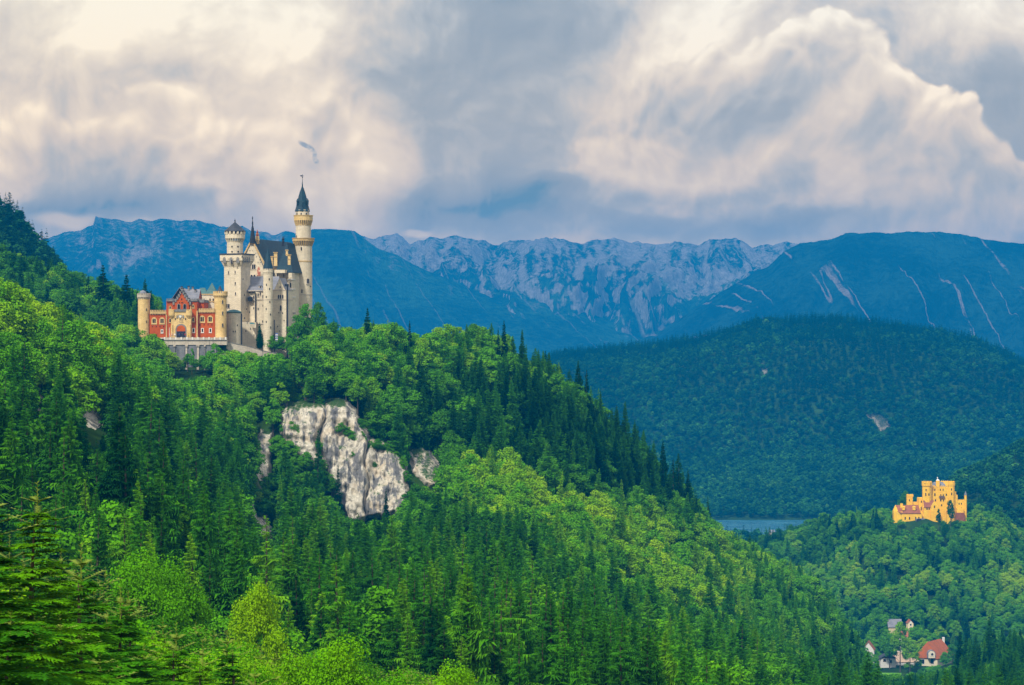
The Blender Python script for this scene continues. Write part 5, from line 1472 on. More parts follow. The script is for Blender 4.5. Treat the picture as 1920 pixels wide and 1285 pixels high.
    g = Geo(); P3 = corner(388, 959, 0, 4.4, 7); g.gable(P3, zat(551, 959), zat(540.5, 959), M_copper, 1, .3, 1.6); g.build('hip_roof', kh, O)
    for x in (988, 1028): window(kh, O, *Q4(x, 340), .45, 1.3, front(P), M_trim, grow_=.1)
    # --- round bastion with copper rim
    t, cx, r = round_tower('bastion', 438, 950, 14.2, 586, None, M_white)
    g = Geo(); g.profile(cx, 950, [(r*1.06, zat(587, 950)), (r*1.08, zat(585, 950)), (r*.5, zat(581.5, 950)), (.2, zat(580.5, 950))], 24, M_copper); g.build('rim_roof', t, O)
    for x, y in ((240, 910), (265, 910), (290, 835)): window(t, O, *Q3(x, y), .3, .7, cyl(cx, 950, r))
    g = Geo(); g.box(xat(452.8, 946), 946, .5, .5, BASE, zat(588, 946), M_dark); g.build('drain_pipe', t, O)
    # --- square tower
    D0 = 962.0
    P = corner(451.5, D0, 21, 7.5, 8.2)
    g = Geo(); zt = zat(500, D0); g.prism(P, BASE, zt, M_white)
    sq = bd(g, 'square_tower'); sq['label'] = 'square tower with flared head and round lantern'
    PT = grow_poly(P, 1.25)
    g = Geo()
    g.prism(grow_poly(P, .02), zat(501, D0), zat(489, D0), M_white, grow_poly(P, 1.0)); g.prism(PT, zat(489, D0), zat(477.6, D0), M_white)
    g.prism(grow_poly(PT, .25), zat(477.4, D0), zat(475.4, D0), M_slate_dark)
    g.corbels(grow_poly(P, .1), zat(497, D0), zat(485, D0), .9, .9, 1.35, M_white)
    g.build('tower_head', sq, O)
    Fp = front(PT)
    for x in (133, 215, 295): window(sq, O, *Q2(x, 1143), 1.35, 2.3, Fp, None, name='niche', pane=M_graystone)
    for x in (368, 391, 412, 432): window(sq, O, *Q2(x, 1140), .9, 2.2, side(PT), None, name='niche', pane=M_graystone)
    window(sq, O, *Q2(222, 1165), .45, 1.5, ('plane', Fp[1]+Fp[2]*.05, Fp[2])); window(sq, O, *Q2(347, 1103), .35, .8, Fp)
    for x, y in ((290, 127), (183, 200), (263, 195), (265, 330), (267, 455)): window(sq, O, *Q3(x, y), .36, 1.05, front(P), M_pale, grow_=.1)
    for x in (163, 187): window(sq, O, *Q3(x, 603), .62, 1.6, front(P), M_pale, grow_=.1)
    for x, y in ((357, 280), (375, 470)): window(sq, O, *Q3(x, y), .3, .8, side(P))
    cc = Vector(P[0])*.25+Vector(P[1])*.25+Vector(P[2])*.25+Vector(P[3])*.25
    lx_, dL = cc.x, cc.y
    pxl = 960+lx_/dL*F
    lx_ = xat(440.6, dL)
    r1, r2 = 15.1/F*dL, 18.6/F*dL
    g = Geo(); g.profile(lx_, dL, [(r1, zat(476, dL)), (r1, zat(452, dL))], 24, M_white)
    g.corbels(ring(lx_, dL, r1, 24), zat(454.5, dL), zat(447.5, dL), 1, .8, r2-r1, M_white)
    g.profile(lx_, dL, [(r2, zat(447.6, dL)), (r2, zat(439.5, dL))], 24, M_white)
    g.profile(lx_, dL, [(r2*.90, zat(439.6, dL)), (r2*.90, zat(434, dL))], 24, M_glass)
    for i in range(16):
        a = 2*PI*i/16; g.box(lx_+r2*.95*math.cos(a), dL+r2*.95*math.sin(a), .75, .75, zat(439.6, dL), zat(433.8, dL), M_white, -a)
    ln = g.build('lantern', sq, O)
    for x, y in ((225, 980), (296, 980), (225, 1042), (298, 1042)): window(sq, O, *Q2(x, y), .5, .65, cyl(lx_, dL, r1), arch=False)
    g = Geo(); g.profile(lx_, dL, [(r2*1.08, zat(434.4, dL)), (r2*1.06, zat(433.2, dL)), (r2*.55, zat(425, dL)), (.12, zat(416.5, dL))], 24, M_slate_dark)
    g.profile(lx_, dL, [(.1, zat(417, dL)), (.32, zat(414.5, dL)), (.1, zat(412.5, dL)), (.03, zat(410, dL))], 8, M_dark); g.build('cone_roof', sq, O)
    # --- palace
    PD = 985.0
    P = corner(496.5, PD, 17, 11.4, 42.0)
    ze, zr = zat(495.5, PD), zat(448.5, PD)
    g = Geo(); g.prism(P, BASE, ze, M_white)
    A_, B_ = Vector(P[3]), Vector(P[0]); mid = (A_+B_)/2; n0 = front(P)[2]
    g.add([(*A_, ze), (*B_, ze), (*mid, zr), (*(A_-n0*.8), ze), (*(B_-n0*.8), ze), (*(mid-n0*.8), zr)], [(0, 1, 2), (5, 4, 3), (0, 2, 5, 3), (1, 4, 5, 2)], M_white)
    for yy in (566, 610): g.prism(grow_poly(P, .18), zat(yy, PD), zat(yy-1.2, PD), M_pale)
    pal = bd(g, 'palace'); pal['label'] = 'main palace block with steep slate roof and painted gable'
    g = Geo(); g.gable([P[0], P[1], P[2], P[3]], ze-2.2, zr+.1, M_slate, 0, .45)
    C_, D_ = Vector(P[1]), Vector(P[2])
    rf = g.build('roof', pal, O)
    g = Geo()   # yellow verge along the gable and cornice under the eaves
    for a, b in ((A_, mid), (B_, mid)):
        for q in range(16):
            t0, t1 = q/16, (q+1)/16
            p0 = a.lerp(b, t0); p1 = a.lerp(b, t1); z0_ = ze+(zr-ze)*t0; z1_ = ze+(zr-ze)*t1
            o0 = p0+n0*.5; o1 = p1+n0*.5
            g.add([(*o0, z0_-.75), (*o1, z1_-.75), (*o1, z1_+.35), (*o0, z0_+.35), (*p0, z0_-.75), (*p1, z1_-.75), (*p1, z1_+.35), (*p0, z0_+.35)],
                  [(0, 1, 2, 3), (7, 6, 5, 4), (3, 2, 6, 7), (4, 5, 1, 0)], M_trim)
    u = (C_-B_).normalized(); ns = side(P)[2]
    cpt = (B_+C_)/2+ns*.25
    g.box(cpt.x, cpt.y, 42.4, .5, zat(508, 1005), zat(504.4, 1005), M_trim, -math.atan2(u.y, u.x))
    g.build('cornice', pal, O)
    # projecting roof over the stair bay with hip
    g = Geo(); PB = corner(534, 988, 17, 4.6, 12); g.prism(PB, zat(512, 988), zat(506, 988), M_white)
    g.build('bay', pal, O)
    g = Geo()
    PC = corner(548, 990, 17, 7.0, 18); g.gable(PC, zat(506.5, 995), zat(458, 1000), M_slate, 0, .4, 3.0)
    g.build('cross_roof', pal, O)
    g = Geo(); PC = corner(563.5, 1004, 17, 6.5, 8); g.gable(PC, zat(511.5, 1004), zat(484, 1006), M_slate, 0, .4, 2.4); g.build('low_roof', pal, O)
    g = Geo(); PE = corner(562.5, 1004.6, 17, 4.5, 7.5); g.prism(PE, BASE, zat(511.5, 1004), M_white); g.prism(grow_poly(PE, .25), zat(515, 1004), zat(511.8, 1004), M_trim)
    g.prism(grow_poly(PE, .15), zat(553.5, 1004), zat(552.3, 1004), M_pale)
    g.build('annex', pal, O)
    g = Geo(); PF = corner(546.5, 991, 17, 7.6, 14); g.prism(PF, BASE, zat(506.5, 990), M_white); g.prism(grow_poly(PF, .22), zat(509.5, 990), zat(506.8, 990), M_trim)
    g.build('side_wall', pal, O)
    g = Geo(); PG = corner(547.5, 988, 17, 1.6, 3)
    g.prism(PG, BASE, zat(512, 988), M_white)
    for yy in (525, 543, 558, 588, 601): g.prism(grow_poly(PG, .3), zat(yy, 988), zat(yy-1.8, 988), M_plaster if yy < 560 else M_graystone)
    g.build('oriel', pal, O)
    for y in (535, 555, 572): window(pal, O, 545, y, .5, 1.9, front(PG))
    for x, y in ((1020, 290), (1020, 425), (985, 330), (985, 600)): window(pal, O, *Q3(x, y), .5, 1.7, front(PE), M_pale, grow_=.12)
    for x, y in ((805, 305), (850, 235), (770, 235)): window(pal, O, *Q3(x, y), .4, .9, front(PF), M_pale, grow_=.1)
    fp = front(P)
    for x in (437, 487): window(pal, O, *Q3(x, 128), .9 if x < 450 else 1.6, 2.0, fp, M_pale, pair=(x > 450), grow_=.2)
    for x in (428, 462, 496): window(pal, O, *Q3(x, 257), .8, 2.0, fp, M_pale, grow_=.15)
    window(pal, O, *Q2(458, 1132), .55, .85, fp)
    for x, y in ((455, 972), (440, 1028), (470, 1028), (512, 1060), (490, 1102), (520, 1102), (560, 1140), (540, 1172), (570, 1172)): window(pal, O, *Q2(x, y), .3, .35, fp, pane=M_graystone, arch=False)
    g = Geo(); P_, n_ = hit(fp, Q3(548, 0)[0]); slab(g, P_, n_, zat(Q3(0, 245)[1], PD), [(-.8, 0), (.9, .3), (.7, 2.2), (.3, 3.6), (-.3, 4.0), (-.9, 2.0)], 0, .08, M_fresco); g.build('fresco', pal, O)
    # spire, pinnacle, statue, chimneys
    g = Geo(); dS = 986.5; cx = xat(473.6, dS)
    g.profile(cx, dS, [(1.25, zat(456, dS)), (1.1, zat(449, dS)), (.55, zat(430, dS)), (.22, zat(422, dS)), (.34, zat(418.5, dS)), (.2, zat(416, dS)), (.12, zat(411, dS)), (.28, zat(409.5, dS)), (.03, zat(405.5, dS))], 8, M_dark); g.build('spire', pal, O)
    g = Geo(); cx = xat(482.5, 990); g.box(cx, 990, 1.5, 1.2, zat(458, 990), zat(443, 990), M_cream); g.box(cx, 990, 1.9, 1.5, zat(451, 990), zat(449.4, 990), M_cream); g.box(cx, 990, 1.0, .9, zat(443, 990), zat(438, 990), M_brick); g.box(cx, 990, 1.3, 1.1, zat(439.5, 990), zat(438.5, 990), M_cream); g.pyramid(rect(cx, 990, .8, .8), zat(438, 990), zat(430, 990), M_brick); g.build('pinnacle', pal, O)
    g = Geo(); cx = xat(530.6, 1000)
    g.box(cx, 1000, 1.0, 1.0, zat(462, 1000), zat(456.5, 1000), M_dark)
    g.profile(cx, 1000, [(.42, zat(456.6, 1000)), (.5, zat(453.5, 1000)), (.36, zat(451, 1000)), (.55, zat(448.5, 1000)), (.2, zat(446.4, 1000)), (.27, zat(445, 1000)), (.1, zat(443.4, 1000))], 10, M_dark)
    g.box(cx+.55, 1000, .12, .12, zat(456, 1000), zat(442, 1000), M_dark); g.build('statue', pal, O)
    for x, y0, y1, d_, w_ in ((516.8, 474.5, 499, 979, 1.35), (509, 482, 499, 981, 1.1), (542.3, 479, 497, 983, 1.1), (538, 470, 480, 990, .8)):
        g = Geo(); cx = xat(x, d_); g.box(cx, d_, w_, 1.2, zat(y1, d_), zat(y0, d_), M_cream); g.box(cx, d_, w_+.5, 1.7, zat(y0, d_), zat(y0-1.4, d_), M_trim); g.box(cx, d_, w_+.3, 1.5, zat(y0+8, d_), zat(y0+6.8, d_), M_trim)
        g.build('chimney', pal, O)
    # --- tall round tower
    TD = 1003.0; cx = xat(568.7, TD); s_ = TD/F
    g = Geo(); g.profile(cx, TD, [(17.3*s_, BASE), (16.8*s_, zat(553, TD))], 28, M_white)
    g.profile(cx, TD, [(17.3*s_, zat(553.6, TD)), (17.3*s_, zat(552.4, TD))], 28, M_pale)
    g.profile(cx, TD, [(16.7*s_, zat(552.6, TD)), (16.4*s_, zat(461, TD))], 28, M_white)
    g.profile(cx, TD, [(17.1*s_, zat(491.6, TD)), (17.1*s_, zat(489.4, TD))], 28, M_trim)
    g.profile(cx, TD, [(14.3*s_, zat(462, TD)), (14.3*s_, zat(422, TD))], 28, M_white)
    g.profile(xat(567.2, TD), TD, [(12.9*s_, zat(424, TD)), (12.9*s_, zat(394, TD))], 28, M_white)
    tt = bd(g, 'round_tower'); tt['label'] = 'tallest round tower with two galleries and a pointed slate cap'
    def gallery(rin, rout, y1, yc, y0, m):
        g = Geo(); n = 28
        g.corbels(ring(cx, TD, rin*s_, n), zat(y0, TD), zat(yc, TD), 1, .75, (rout-rin)*s_, m)
        g.profile(cx, TD, [(rout*s_, zat(yc, TD)), (rout*s_, zat(y1, TD))], n, m)
        g.profile(cx, TD, [((rout+.9)*s_, zat(y1+1.2, TD)), ((rout+.9)*s_, zat(y1, TD))], n, m)
        g.build('gallery', tt, O)
    gallery(16.4, 20.4, 446.8, 452.4, 461.8, M_trim)
    gallery(14.3, 17.7, 404, 414, 423.6, M_cream)
    cxr = xat(567.0, TD)
    g = Geo(); g.profile(cxr, TD, [(14.2*s_, zat(397, TD)), (14.0*s_, zat(395.4, TD)), (12.0*s_, zat(389, TD)), (9.3*s_, zat(376, TD)), (5.2*s_, zat(361, TD)), (1.2*s_, zat(349.5, TD)), (.7*s_, zat(343, TD)), (.15*s_, zat(336, TD))], 8, M_slate)
    g.build('pointed_roof', tt, O)
    g = Geo(); g.profile(cxr, TD, [(.09, zat(340, TD)), (.07, zat(327, TD))], 6, M_dark); g.profile(cxr, TD, [(.05, zat(334, TD)), (.3, zat(332.6, TD)), (.05, zat(331, TD))], 8, M_dark)
    g.box(cxr-.45, TD, .9, .06, zat(331, TD), zat(329, TD), M_dark); g.box(cxr+.3, TD, .6, .06, zat(330.4, TD), zat(329.6, TD), M_dark); g.build('weather_vane', tt, O)
    for x, y in ((1013, 452), (1135, 452), (1075, 470)):
        p = Q2(x, y); g = Geo(); c_ = xat(p[0], TD-2.0); g.box(c_, TD-1.6, .75, 1.2, zat(p[1]+4, TD), zat(p[1]-3, TD), M_slate); g.pyramid(rect(c_, TD-1.6, 1.0, 1.4), zat(p[1]-3, TD), zat(p[1]-8, TD), M_slate); g.build('dormer', tt, O)
    for x in (1008, 1058, 1120): window(tt, O, *Q2(x, 588), .5, 1.0, cyl(cxr, TD, 12.9*s_))
    window(tt, O, *Q2(1060, 1005), .5, 1.5, cyl(cx, TD, 16.4*s_)); window(tt, O, *Q3(1140, 302), 1.1, 2.1, cyl(cx, TD, 16.7*s_), M_pale, pair=True); window(tt, O, *Q3(1068, 425), .5, 1.5, cyl(cx, TD, 16.7*s_)); window(tt, O, *Q3(1170, 368), .5, .5, cyl(cx, TD, 16.7*s_))
    for x in (1000,): window(tt, O, *Q2(x, 862), .5, 1.2, cyl(cx, TD, 14.3*s_))
    # --- low wings before the palace
    g = Geo()
    PL = rect(xat(488, 974), 977, 11.0, 9.0)       # cross wing under the grey roof
    PL = [PL[1], PL[2], PL[3], PL[0]]
    g.prism(PL, BASE, zat(546, 972), M_white)
    a, b = xat(478, 966), xat(495.5, 966); g.prism([(a, 966), (b, 966), (b, 976), (a, 976)], BASE, zat(547, 966), M_white)
    a, b = xat(451.5, 957), xat(478.4, 957); g.prism([(a, 957.5), (b, 957), (b, 972), (a, 972)], BASE, zat(604, 957), M_white, [(a, 958), (b, 960), (b, 972), (a, 972)])
    a2 = xat(464, 968); b2 = xat(478.4, 968); g.prism([(a2, 968), (b2, 967), (b2, 975), (a2, 975)], zat(606, 957), zat(549, 968), M_white)
    gw_ = [(xat(478, 965.6), 965.75), (xat(495.6, 965.6), 965.75), (xat(495.6, 965.6), 966.2), (xat(478, 965.6), 966.2)]
    for yy in (562.5, 608): g.prism(gw_, zat(yy, 966), zat(yy-1.0, 966), M_pale)
    g.prism([(xat(465, 965), 966.2), (xat(495.8, 965), 965.3), (xat(495.8, 965), 967), (xat(465, 965), 967.9)], zat(546.4, 966), zat(544.6, 966), M_pale)
    lw = bd(g, 'low_wing'); lw['label'] = 'low wing with grey slate roof before the palace'
    g = Geo(); PR = rect(xat(495, 973), 973.5, 13.2, 13.0); PR = [PR[1], PR[2], PR[3], PR[0]]; g.gable(PR, zat(545, 967), zat(519.5, 973), M_slate_grey, 1, .3, .8); g.build('roof', lw, O)
    g = Geo(); p = Q3(566, 370); c_ = xat(p[0], 968.5); g.box(c_, 969, 1.1, 2, zat(542, 968), zat(536, 968), M_pale); g.pyramid(rect(c_, 969, 1.5, 2.4), zat(536, 968), zat(531.5, 968), M_slate_grey); window(lw, O, p[0], 538.6, .5, .8, flatp(968)); g.build('dormer', lw, O)
    for x, y in ((565, 455), (598, 490), (486, 498), (540, 470)): window(lw, O, *Q3(x, y), .4, 1.3, flatp(966) if x > 500 else flatp(965.6), M_pale, grow_=.1)
    for x, y in ((598, 600), (486, 630), (595, 790), (540, 640)): window(lw, O, *Q3(x, y), .35, .9, flatp(966))
    for x, y in ((402, 640), (438, 680), (378, 750), (392, 905), (450, 880)): window(lw, O, *Q3(x, y), .32, .8, flatp(957.3))
    g = Geo(); c_ = xat(478.6, 965.3); g.box(c_, 965.3, .35, .35, BASE, zat(547, 965), M_dark); g.build('drain_pipe', lw, O)
    g = Geo(); p = Q3(443, 515); c_ = xat(p[0], 966.5); g.box(c_, 966.5, 1.6, 1.5, zat(565, 966), zat(558, 966), M_dark); g.pyramid(rect(c_, 966.5, 2.1, 2), zat(558, 966), zat(555, 966), M_slate_dark); g.build('oriel', lw, O)
    g = Geo(); p = Q3(470, 805); c_ = xat(p[0], 956.3); g.prism([(c_-1.1, 956), (c_+1.2, 956), (c_+1.2, 958), (c_-1.1, 958)], zat(608, 956), zat(605, 956), M_copper, [(c_-1.1, 957.4), (c_+.2, 957.4), (c_+.2, 958), (c_-1.1, 958)]); g.build('canopy', lw, O)
    # ladies' house with gable
    PW = corner(536.6, 961, 8, 5.6, 11)
    g = Geo(); g.prism(PW, BASE-6, zat(543.5, 961), M_white); g.prism(grow_poly(PW, .15), zat(562.6, 961), zat(561.6, 961), M_pale); g.prism(grow_poly(PW, .15), zat(544.8, 961), zat(543.4, 961), M_pale)
    PW2 = corner(534.0, 961.4, 8, 4.3, 8); fw = front(PW2); A2, B2 = Vector(PW2[3]), Vector(PW2[0]); m2 = (A2+B2)/2
    g.add([(*A2, zat(543.4, 961)), (*B2, zat(543.4, 961)), (*m2, zat(522.5, 961)), (*(A2-fw[2]*.5), zat(543.4, 961)), (*(B2-fw[2]*.5), zat(543.4, 961)), (*(m2-fw[2]*.5), zat(522.5, 961))], [(0, 1, 2), (5, 4, 3), (0, 2, 5, 3), (1, 4, 5, 2)], M_white)
    hw = bd(g, 'gabled_house'); hw['label'] = 'tall pale house with small gable between the slim turret and the palace'
    g = Geo(); g.gable([P_ for P_ in corner(533.8, 961.9, 8, 4.2, 10)], zat(543.2, 961), zat(522.0, 961), M_slate_grey, 0, .05); g.build('roof', hw, O)
    fw1 = front(PW)
    for x in (785, 810, 836): window(hw, O, *Q3(x, 492), .45, 1.5, fw1, M_pale, grow_=.1)
    window(hw, O, *Q3(806, 376), .4, .6, fw); window(hw, O, *Q3(812, 628), .6, 2.1, fw1, M_pale, grow_=.12)
    for x, y in ((790, 685), (835, 690), (775, 850), (852, 780), (800, 905)): window(hw, O, *Q3(x, y), .35, .5, fw1)
    g = Geo(); c_ = Vector(PW[0])+side(PW)[2]*.2; g.box(c_.x+.3, c_.y+.4, .5, .5, BASE, zat(537, 961), M_dark); g.box(c_.x, c_.y+.3, 1.5, 1.0, zat(537, 961), zat(533, 961), M_dark); g.build('drain_pipe', hw, O)
    # slim turret
    t, cx, r = round_tower('slim_turret', 502.6, 956, 9.0, 509, None, M_white, (9.9, 504.2, 515, .55), n=18)
    t['label'] = 'slim round turret with pointed blue roof'
    g = Geo(); g.profile(cx, 956, [(9.9*956/F, zat(505, 956)), (9.6*956/F, zat(503.5, 956)), (6*956/F, zat(488, 956)), (.15, zat(466, 956)), (.04, zat(462, 956))], 12, M_slate); g.build('pointed_roof', t, O)
    for x, y in ((673, 280), (640, 348), (677, 398), (638, 495), (680, 555), (637, 640), (686, 705), (638, 795), (690, 862), (695, 995)): window(t, O, *Q3(x, y), .34, .85, cyl(cx, 956, r))
    g = Geo(); g.profile(cx, 956, [(9.4*956/F, zat(562.8, 956)), (9.4*956/F, zat(561.5, 956))], 18, M_pale); g.build('string_course', t, O)
    g = Geo(); c_ = xat(514, 952); g.box(c_, 952.5, .4, .4, BASE-5, zat(600, 952), M_dark); g.build('drain_pipe', t, O)
    return O, root
CO, castle_root = castle()

# ------------------------------------------------------------------ walls and small things round the castle
def thing_mesh(g, name, origin, label, cat, group=None):
    root = empty(name, origin); tag(root, label, cat, group); return root
# terrace wall with buttresses
o = Vector((xat(365, 931), 931, -11))
tw = empty('retaining_wall', o); tag(tw, 'dark stained retaining wall with pale buttresses under the gatehouse terrace', 'wall')
g = Geo(); a, b = xat(309, 930.5), xat(408, 930.5)
g.prism([(a, 930.5), (b, 930.5), (b, 933), (a, 933)], -16, zat(645, 930.5), M_bluestone); g.build('wall', tw, o)
g = Geo(); g.prism([(a-.2, 930.2), (xat(425, 930), 930.2), (xat(425, 930), 935), (a-.2, 935)], zat(647, 930), zat(637, 930), M_pale)
g.prism([(a-.4, 929.9), (xat(425, 930), 929.9), (xat(425, 930), 931), (a-.4, 931)], zat(638.5, 930), zat(637.2, 930), M_graystone); g.build('cornice', tw, o)
g = Geo(); g.prism([(a-.2, 930.3), (xat(425, 930), 930.3), (xat(425, 930), 930.7), (a-.2, 930.7)], zat(637, 930), zat(633.2, 930), M_pale)
for q in range(12):
    c_ = a+(xat(423, 930)-a)*q/11; g.box(c_, 930.5, .5, .6, zat(637, 930), zat(632.3, 930), M_plaster)
g.build('balustrade', tw, o)
for x, w_ in ((313, .8), (327, .7), (349.5, .8), (371, 1.0), (384, .5), (404, .6)):
    g = Geo(); c_ = xat(x, 930); g.prism(rect(c_, 930.3, w_*.95, 1.6), -16, zat(650, 930), M_graystone if w_ < .75 else M_pale, rect(c_, 930.5, w_*.75, .7)); g.prism(rect(c_, 930.3, w_*1.3, 1.0), zat(650, 930), zat(647.2, 930), M_pale); g.build('buttress', tw, o)
# slanting parapet road wall to the right
o = Vector((xat(470, 938), 938, -6))
rw = empty('road_wall', o); tag(rw, 'low pale wall sloping down to the right along the castle road', 'wall')
g = Geo(); pts = [(424, 641, 934), (445, 646, 935), (462, 649, 936), (480, 654, 937), (500, 660, 938), (522, 663.5, 939)]
for (x0_, y0_, d0_), (x1_, y1_, d1_) in zip(pts[:-1], pts[1:]):
    A0 = wpt(x0_, y0_, d0_); A1 = wpt(x1_, y1_, d1_); hh = 3.6
    V = [(A0.x, A0.y, A0.z-hh), (A1.x, A1.y, A1.z-hh), (A1.x, A1.y, A1.z), (A0.x, A0.y, A0.z)]; V += [(x, y+.6, z) for x, y, z in V]
    g.add(V, [(0, 1, 2, 3), (7, 6, 5, 4), (3, 2, 6, 7), (0, 4, 5, 1), (0, 3, 7, 4), (1, 5, 6, 2)], M_pale)
g.build('wall', rw, o)
g = Geo()
for (x0_, y0_, d0_), (x1_, y1_, d1_) in zip(pts[:-1], pts[1:]):
    A0 = wpt(x0_, y0_, d0_); A1 = wpt(x1_, y1_, d1_)
    V = [(A0.x, A0.y-.12, A0.z+.01), (A1.x, A1.y-.12, A1.z+.01), (A1.x, A1.y-.12, A1.z+.2), (A0.x, A0.y-.12, A0.z+.2)]; V += [(x, y+.85, z) for x, y, z in V]
    g.add(V, [(0, 1, 2, 3), (7, 6, 5, 4), (3, 2, 6, 7), (0, 4, 5, 1), (0, 3, 7, 4), (1, 5, 6, 2)], M_graystone)
g.build('coping', rw, o)
# forecourt paving
fc = Geo(); fc.prism([(xat(300, 931), 931.2), (xat(426, 931), 931.2), (xat(426, 941), 941), (xat(300, 941), 941)], 1.4, zat(633.2, 937), M_pale)
fo = fc.build('forecourt', None, (0, 0, 0)); tag(fo, 'pale paved forecourt before the gate', kind='structure')
ZF = zat(633.2, 937)
# flagpole
o = Vector((xat(317.6, 933), 933, ZF)); g = Geo(); g.profile(o.x, o.y, [(.11, ZF-.2), (.08, zat(615, 933)), (.02, zat(614, 933))], 8, M_plaster)
fp_ = empty('flagpole', o); tag(fp_, 'thin white flagpole standing left of the gate portal', 'pole'); g.build('pole', fp_, o)
g = Geo(); g.profile(o.x, o.y, [(.3, ZF-.05), (.26, ZF+.35)], 10, M_graystone); g.build('base', fp_, o)
# banner
o = Vector((xat(518.5, 951), 951, zat(652, 951))); bn = empty('banner', o); tag(bn, 'tall narrow blue and white banner at the foot of the slim turret', 'banner')
g = Geo(); g.profile(o.x-.5, 951, [(.08, o.z-2), (.06, zat(622, 951))], 8, M_dark); g.build('pole', bn, o)
M_blue = flat('banner_blue', (0.10, 0.16, 0.45)); 
g = Geo()
for q in range(8):
    z0_ = zat(642, 951)+(zat(625, 951)-zat(642, 951))*q/8; z1_ = z0_+(zat(625, 951)-zat(642, 951))/8
    w0 = .06*math.sin(q); g.prism([(o.x-.42, 950.95+w0), (o.x+.55, 950.95-w0), (o.x+.55, 951.0-w0), (o.x-.42, 951.0+w0)], z0_, z1_, M_blue if q % 2 else M_plaster)
g.build('cloth', bn, o)

# people at the gate: small figures, a few pixels tall
def person_mesh(seed):
    r = random.Random(seed)
    bm_v = [(0, 0, .95), (0, 0, 1.15), (0, 0, 1.42), (0, 0, 1.55), (0, 0, 1.72),
            (-.2, 0, 1.42), (-.26, .03, 1.12), (-.22, -.12, .88), (.2, 0, 1.42), (.26, .03, 1.12), (.22, -.10, .88),
            (-.1, 0, .9), (-.11, -.04-.1*r.random(), .48), (-.12, .03, .05), (.1, 0, .9), (.11, .04, .48), (.12, .1*r.random(), .05), (-.12, -.12, .03), (.12, -.08, .03)]
    rad = [.16, .15, .14, .055, .10, .075, .05, .04, .075, .05, .04, .10, .075, .05, .10, .075, .05, .045, .045]
    ed = [(0, 1), (1, 2), (2, 3), (3, 4), (2, 5), (5, 6), (6, 7), (2, 8), (8, 9), (9, 10), (0, 11), (11, 12), (12, 13), (0, 14), (14, 15), (15, 16), (13, 17), (16, 18)]
    me = bpy.data.meshes.new('body'); me.from_pydata(bm_v, ed, [])
    o_ = bpy.data.objects.new('body', me); COL.objects.link(o_)
    md = o_.modifiers.new('skin', 'SKIN')
    sv = me.skin_vertices[0].data if me.skin_vertices else None
    if sv is None:
        import bmesh
        bm = bmesh.new(); bm.from_mesh(me); bm.verts.layers.skin.verify(); bm.to_mesh(me); bm.free(); sv = me.skin_vertices[0].data
    for v, q in zip(sv, rad): v.radius = (q, q*.8)
    sv[0].use_root = True
    o_.modifiers.new('sub', 'SUBSURF').levels = 1
    dg = bpy.context.evaluated_depsgraph_get(); out = bpy.data.meshes.new_from_object(o_.evaluated_get(dg))
    COL.objects.unlink(o_); bpy.data.objects.remove(o_)
    return out
PCOL = [('white shirt', (0.7, 0.7, 0.7)), ('red jacket', (0.45, 0.03, 0.03)), ('blue jacket', (0.05, 0.10, 0.4)), ('dark coat', (0.03, 0.03, 0.04)), ('pink top', (0.6, 0.2, 0.3)), ('yellow raincoat', (0.6, 0.45, 0.05))]
M_skin = flat('skin', (0.5, 0.3, 0.2)); M_trs = flat('dark_trousers', (0.03, 0.035, 0.06)); M_hair = flat('dark_hair', (0.03, 0.02, 0.015))
pbase = [person_mesh(k) for k in range(3)]
PPL = [(328, 934.2, 0, 'standing at the left side of the gate'), (336, 934.8, 2, 'walking in the middle of the forecourt'), (341.5, 933.8, 3, 'waiting right before the dark gateway'),
       (347, 934.6, 1, 'standing at the right side of the gateway'), (322, 934.0, 4, 'beside the white flagpole'), (354, 934.4, 5, 'at the balustrade right of the gate')]
for k, (px_, d_, ci, wh_) in enumerate(PPL):
    src = pbase[k % 3]; me = src.copy(); me.materials.clear()
    nm_, c_ = PCOL[ci]; mc = flat('clothes', c_)
    for m in (M_skin, mc, M_trs): me.materials.append(m)
    for f in me.polygons:
        z = f.center.z; f.material_index = 0 if z > 1.5 else (1 if z > .86 else 2)
    o = empty('person', (xat(px_, d_), d_, ZF), k*1.3)
    tag(o, 'person in a %s %s' % (nm_, wh_), 'person', 'visitors at the castle gate')
    link('body', me, o)
    hg = Geo(); hg.profile(0, .02, [(.105, 1.66), (.11, 1.72), (.08, 1.79), (.02, 1.82)], 10, M_hair); hg.build('hair', o, (0, 0, 0))

